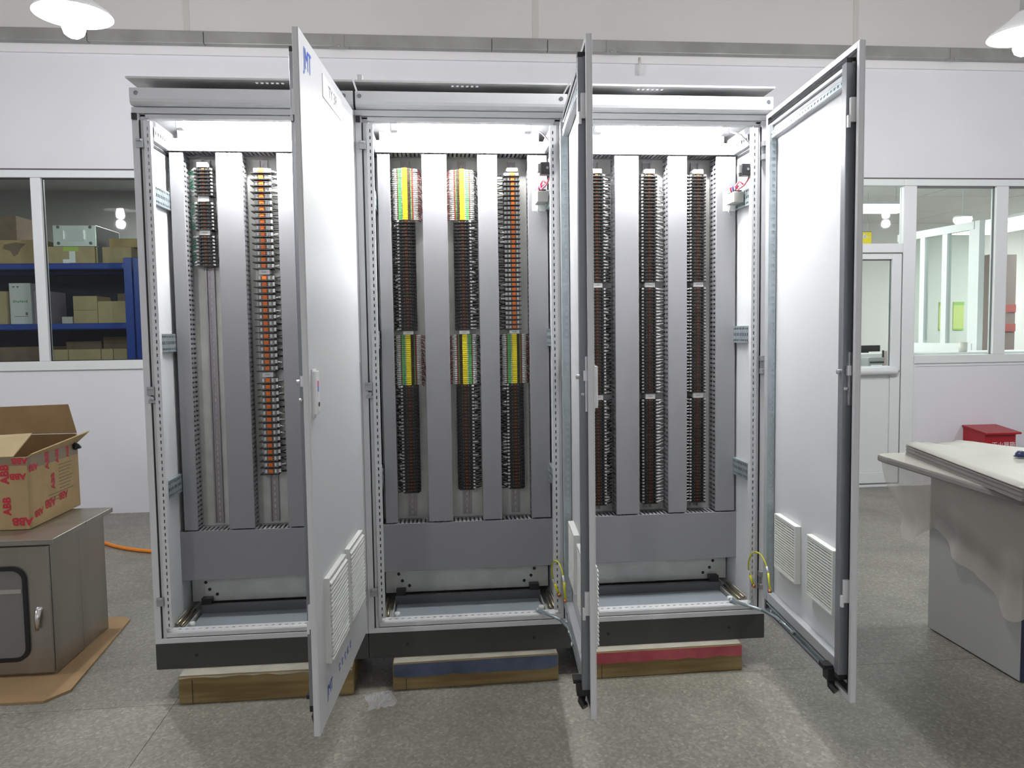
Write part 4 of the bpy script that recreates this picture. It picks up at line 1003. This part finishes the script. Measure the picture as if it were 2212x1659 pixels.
# red marks: the lettering is upside down on the carton, as it stands
fr = lambda xc, zc, ang=math.pi: (lambda u, v, d: (xc+u*math.cos(ang)-v*math.sin(ang), CY0-.0006-d, zc+u*math.sin(ang)+v*math.cos(ang)))
sdm = lambda yc, zc, ang=math.pi: (lambda u, v, d: (CX1+.0006+d, yc+u*math.cos(ang)-v*math.sin(ang), zc+u*math.sin(ang)+v*math.cos(ang)))
b = MB()
for (x, z, a, s_) in ((-.655, cz+.035, math.pi, .045), (-.712, cz+.10, math.pi/2, .042), (-.715, cz+.235, math.pi/2*1.0, .045), (-.665, cz+.225, math.pi, .035), (-.80, cz+.03, math.pi, .045), (-.82, cz+.17, math.pi, .05), (-.655, cz+.29, math.pi, .035)):
    b = MB(); b.text('ABB', s_, fr(x, z, a), .0004, bold=.045); b.build('red_lettering', REDINK, t)
for (y, z, a, s_) in ((CY0+.08, cz+.055, math.pi+.1, .04), (CY0+.18, cz+.075, math.pi, .05), (CY0+.30, cz+.085, math.pi, .045), (CY0+.05, cz+.255, math.pi, .04), (CY0+.17, cz+.265, math.pi/2, .045), (CY0+.26, cz+.275, math.pi/2, .04), (CY0+.215, cz+.165, math.pi/2, .04), (CY0+.36, cz+.275, math.pi/2, .03)):
    b = MB(); b.text('ABB', s_, sdm(y, z, a), .0004, bold=.04); b.build('red_lettering', REDINK, t)
b = MB()
for k in range(9): b.box(CX1, CX1+.0012, CY0+.27, CY0+.27+.13-.012*(k % 4), cz+.225-.015*k, cz+.2275-.015*k)
for k in range(3): b.box(CX1, CX1+.0012, CY0+.17+.01*k, CY0+.27, cz+.105-.014*k, cz+.1075-.014*k)
b.build('small_print', CARDD, t)
b = MB(); b.box(CX1, CX1+.0008, CY0+.005, CY1-.005, zt-.055, zt-.002); b.box(CX0, CX1, CY0-.0008, CY0, zt-.035, zt-.002)
b.build('clear_tape', mat('milky_tape', (.48, .42, .34), rough=.15, alpha=.35), t)
b = MB(); b.tube([(CX1+.004, CY1-.05, zt-.005), (CX1+.02, CY1-.045, zt-.012), (CX1+.018, CY1-.02, zt-.022), (CX1+.004, CY1-.03, zt-.026), (CX1+.012, CY1-.055, zt-.016)], .009, 8)
b.build('hand_hole_plug', BLACKP, t, smooth=True)

pts = [(-1.26, 2.43, .012), (-1.169, 2.359, .012), (-1.05, 2.25, .012), (-.958, 2.181, .012), (-.85, 2.12, .012), (-.70, 2.06, .012), (-.4, 2.03, .012), (.4, 2.2, .012)]
tag(MB().tube(pts, .012, 8).build('extension_cable', ORANGEW, smooth=True), 'orange cable lying on the floor behind the leftmost cabinet', 'cable')

# ================================================================== WRAPPED CABINET on its side at the right
t = thing('wrapped_cabinet', (3.75, 0, 0), 'grey cabinet carcass wrapped in clear film, standing right of the open door', 'cabinet')
GP = mat('grey_side_panel', (.40, .40, .39), rough=.45)
MB().box(3.29, 4.30, -.29, .27, .006, .735).build('body', GP, t, bevel=.003)
MB().box(3.293, 4.30, -.2915, -.2905, .006, .735).build('front_edge', mat('deep_blue_edge', (.03, .035, .07), rough=.5), t)
for y in (-.25, .22): MB().box(3.32, 4.28, y, y+.03, 0, .006).build('runner', BLACK, t)
CREAM = mat('cream_film_top', (.50, .495, .44), rough=.3, var=.03, vscale=8)
EDGE = mat('grey_board_edge', (.23, .22, .205), rough=.6)
# lower sheet, long and thin with a rounded nose
b = MB(); n = 10; out = []
sh = [(3.15, .44), (3.11, -.50), (3.30, -.50), (4.4, -.50), (4.4, .50), (3.22, .50), (3.16, .48)]
b.prism(sh, .742, .768, 'z', 1); lw = b.build('lower_sheet', [CREAM, EDGE], t, bevel=.006)
b = MB(); b.prism([(x+(.004 if x < 3.4 else 0), y) for x, y in sh], .768, .772, 'z'); b.build('film_on_sheet', CREAM, t)
# film hanging over the carcass in soft folds
b = MB(); nu, nv = 46, 16; rn = random.Random(11)
def prof(s_):     # outline of the film hung on two sides: along the left face then round the front
    return (3.20+.015*math.sin(9*s_), lerp(.46, -.46, s_))
for j in range(nv+1):
    for i in range(nu+1):
        s_ = i/nu; v = j/nv
        L = .27+.20*s_+.055*math.sin(9*s_+1.2)+.03*math.sin(17*s_)
        x, y = prof(s_); z = .745-v*L
        fold = .022*math.sin(17*s_+2.5*v)*v+.012*math.sin(41*s_+4*v)*v
        bulge = -.035*math.sin(math.pi*min(1, v*1.2))*(1-.5*s_)
        xx = lerp(x-.03, 3.262, min(1, v*1.35))+bulge*.6+fold*.6
        b.v.append((min(xx, 3.283), y+.02*math.sin(6*v+3*s_)*v, z))
for j in range(nv):
    for i in range(nu):
        k = j*(nu+1)+i; b.f.append((k, k+1, k+nu+2, k+nu+1)); b.m.append(0)
DRAPE = bpy.data.materials.new('milky_film'); DRAPE.use_nodes = True; nt = DRAPE.node_tree
pb = nt.nodes['Principled BSDF']; pb.inputs['Base Color'].default_value = (.60, .58, .52, 1); pb.inputs['Roughness'].default_value = .28; pb.inputs['Alpha'].default_value = .55
b.build('hanging_film', DRAPE, t, smooth=True, recalc=False)
# slab stack on top
s2 = thing('panel_stack', (3.8, 0, .7725), 'thick cream topped stack of grey boards lying on the wrapped cabinet', 'panel stack')
sl = [(3.285, .452), (3.06, -.56), (4.30, -.62), (4.42, .10), (3.70, .30), (3.60, .455)]
zz = [.7725, .781, .789, .797, .805, .813]
for k in range(5):
    sh_ = .002*(k % 2)
    MB().prism([(x+sh_, y-sh_) for x, y in sl], zz[k]+.0004, zz[k+1], 'z').build('board', EDGE, s2)
b = MB(); n = 16
top = []
def inpoly(u, v):
    a = Vector((3.285, .452)).lerp(Vector((3.06, -.56)), v); c = Vector((3.60, .455)).lerp(Vector((4.36, -.60)), v)
    c2 = Vector((3.60, .455)).lerp(Vector((3.72, .29)), min(1, v*5)) if v < .2 else Vector((3.72, .29)).lerp(Vector((4.36, -.60)), (v-.2)/.8)
    return a.lerp(c2, u)
for j in range(n+1):
    for i in range(n+1):
        q = inpoly(i/n, j/n); e = math.sin(math.pi*i/n)*.5+.5
        hz = .821+.005*math.sin(9*i/n+5*j/n)*(0 if i in (0,) else 1)+.006*abs(math.sin(13*i/n))*(1 if j < 2 else .2)
        b.v.append((q.x, q.y, hz))
for j in range(n):
    for i in range(n):
        k = j*(n+1)+i; b.f.append((k, k+1, k+n+2, k+n+1)); b.m.append(0)
tp = b.build('film_cover', CREAM, s2, smooth=True)
sm = tp.modifiers.new('solid', 'SOLIDIFY'); sm.thickness = .005; sm.offset = -1
t = thing('blue_cap', (3.50, .0, .82), 'small dark blue plastic cap lying on the cream board stack', 'cap')
b = MB(); b.lathe([(0, .026), (.012, .024), (.020, .014), (.022, 0), (.018, 0)], (3.50, -.005, .8265), 14); b.build('dome', mat('dark_blue_plastic', (.03, .04, .11), rough=.35), t, smooth=True)
MB().lathe([(.022, .0), (.026, .0), (.026, .004), (.022, .005)], (3.50, -.005, .8265), 14).build('rim', MATS['dark_blue_plastic'], t)

# ================================================================== RED FIRE EXTINGUISHER BOX against the wall
t = thing('extinguisher_box', (5.76, 3.15, 0), 'red fire extinguisher box with sloping lid against the back wall', 'extinguisher box')
yb = WY-.006; x0, x1 = 5.62, 5.895; yf = 3.02
b = MB(); b.prism([(yf, .0), (yb, .0), (yb, .505), (yf, .475)], x0, x1, 'x'); b.build('body', REDBOX, t, bevel=.003)
b = MB(); b.prism([(yf-.03, .470), (yf-.03, .486), (yb, .520), (yb, .507), (yf-.001, .478), (yf-.012, .470)], x0-.012, x1+.028, 'x'); b.build('lid', REDBOX, t, bevel=.002)
b = MB(); b.text('灭火器箱', .055, lambda u, v, d: (x0+.165+u, yf-.0006-d, .375+v), .0004, sx=.95); lab(b.build('lettering', WHITEP, t), 'white characters on the front')

# ------------------------------------------------------------------ done
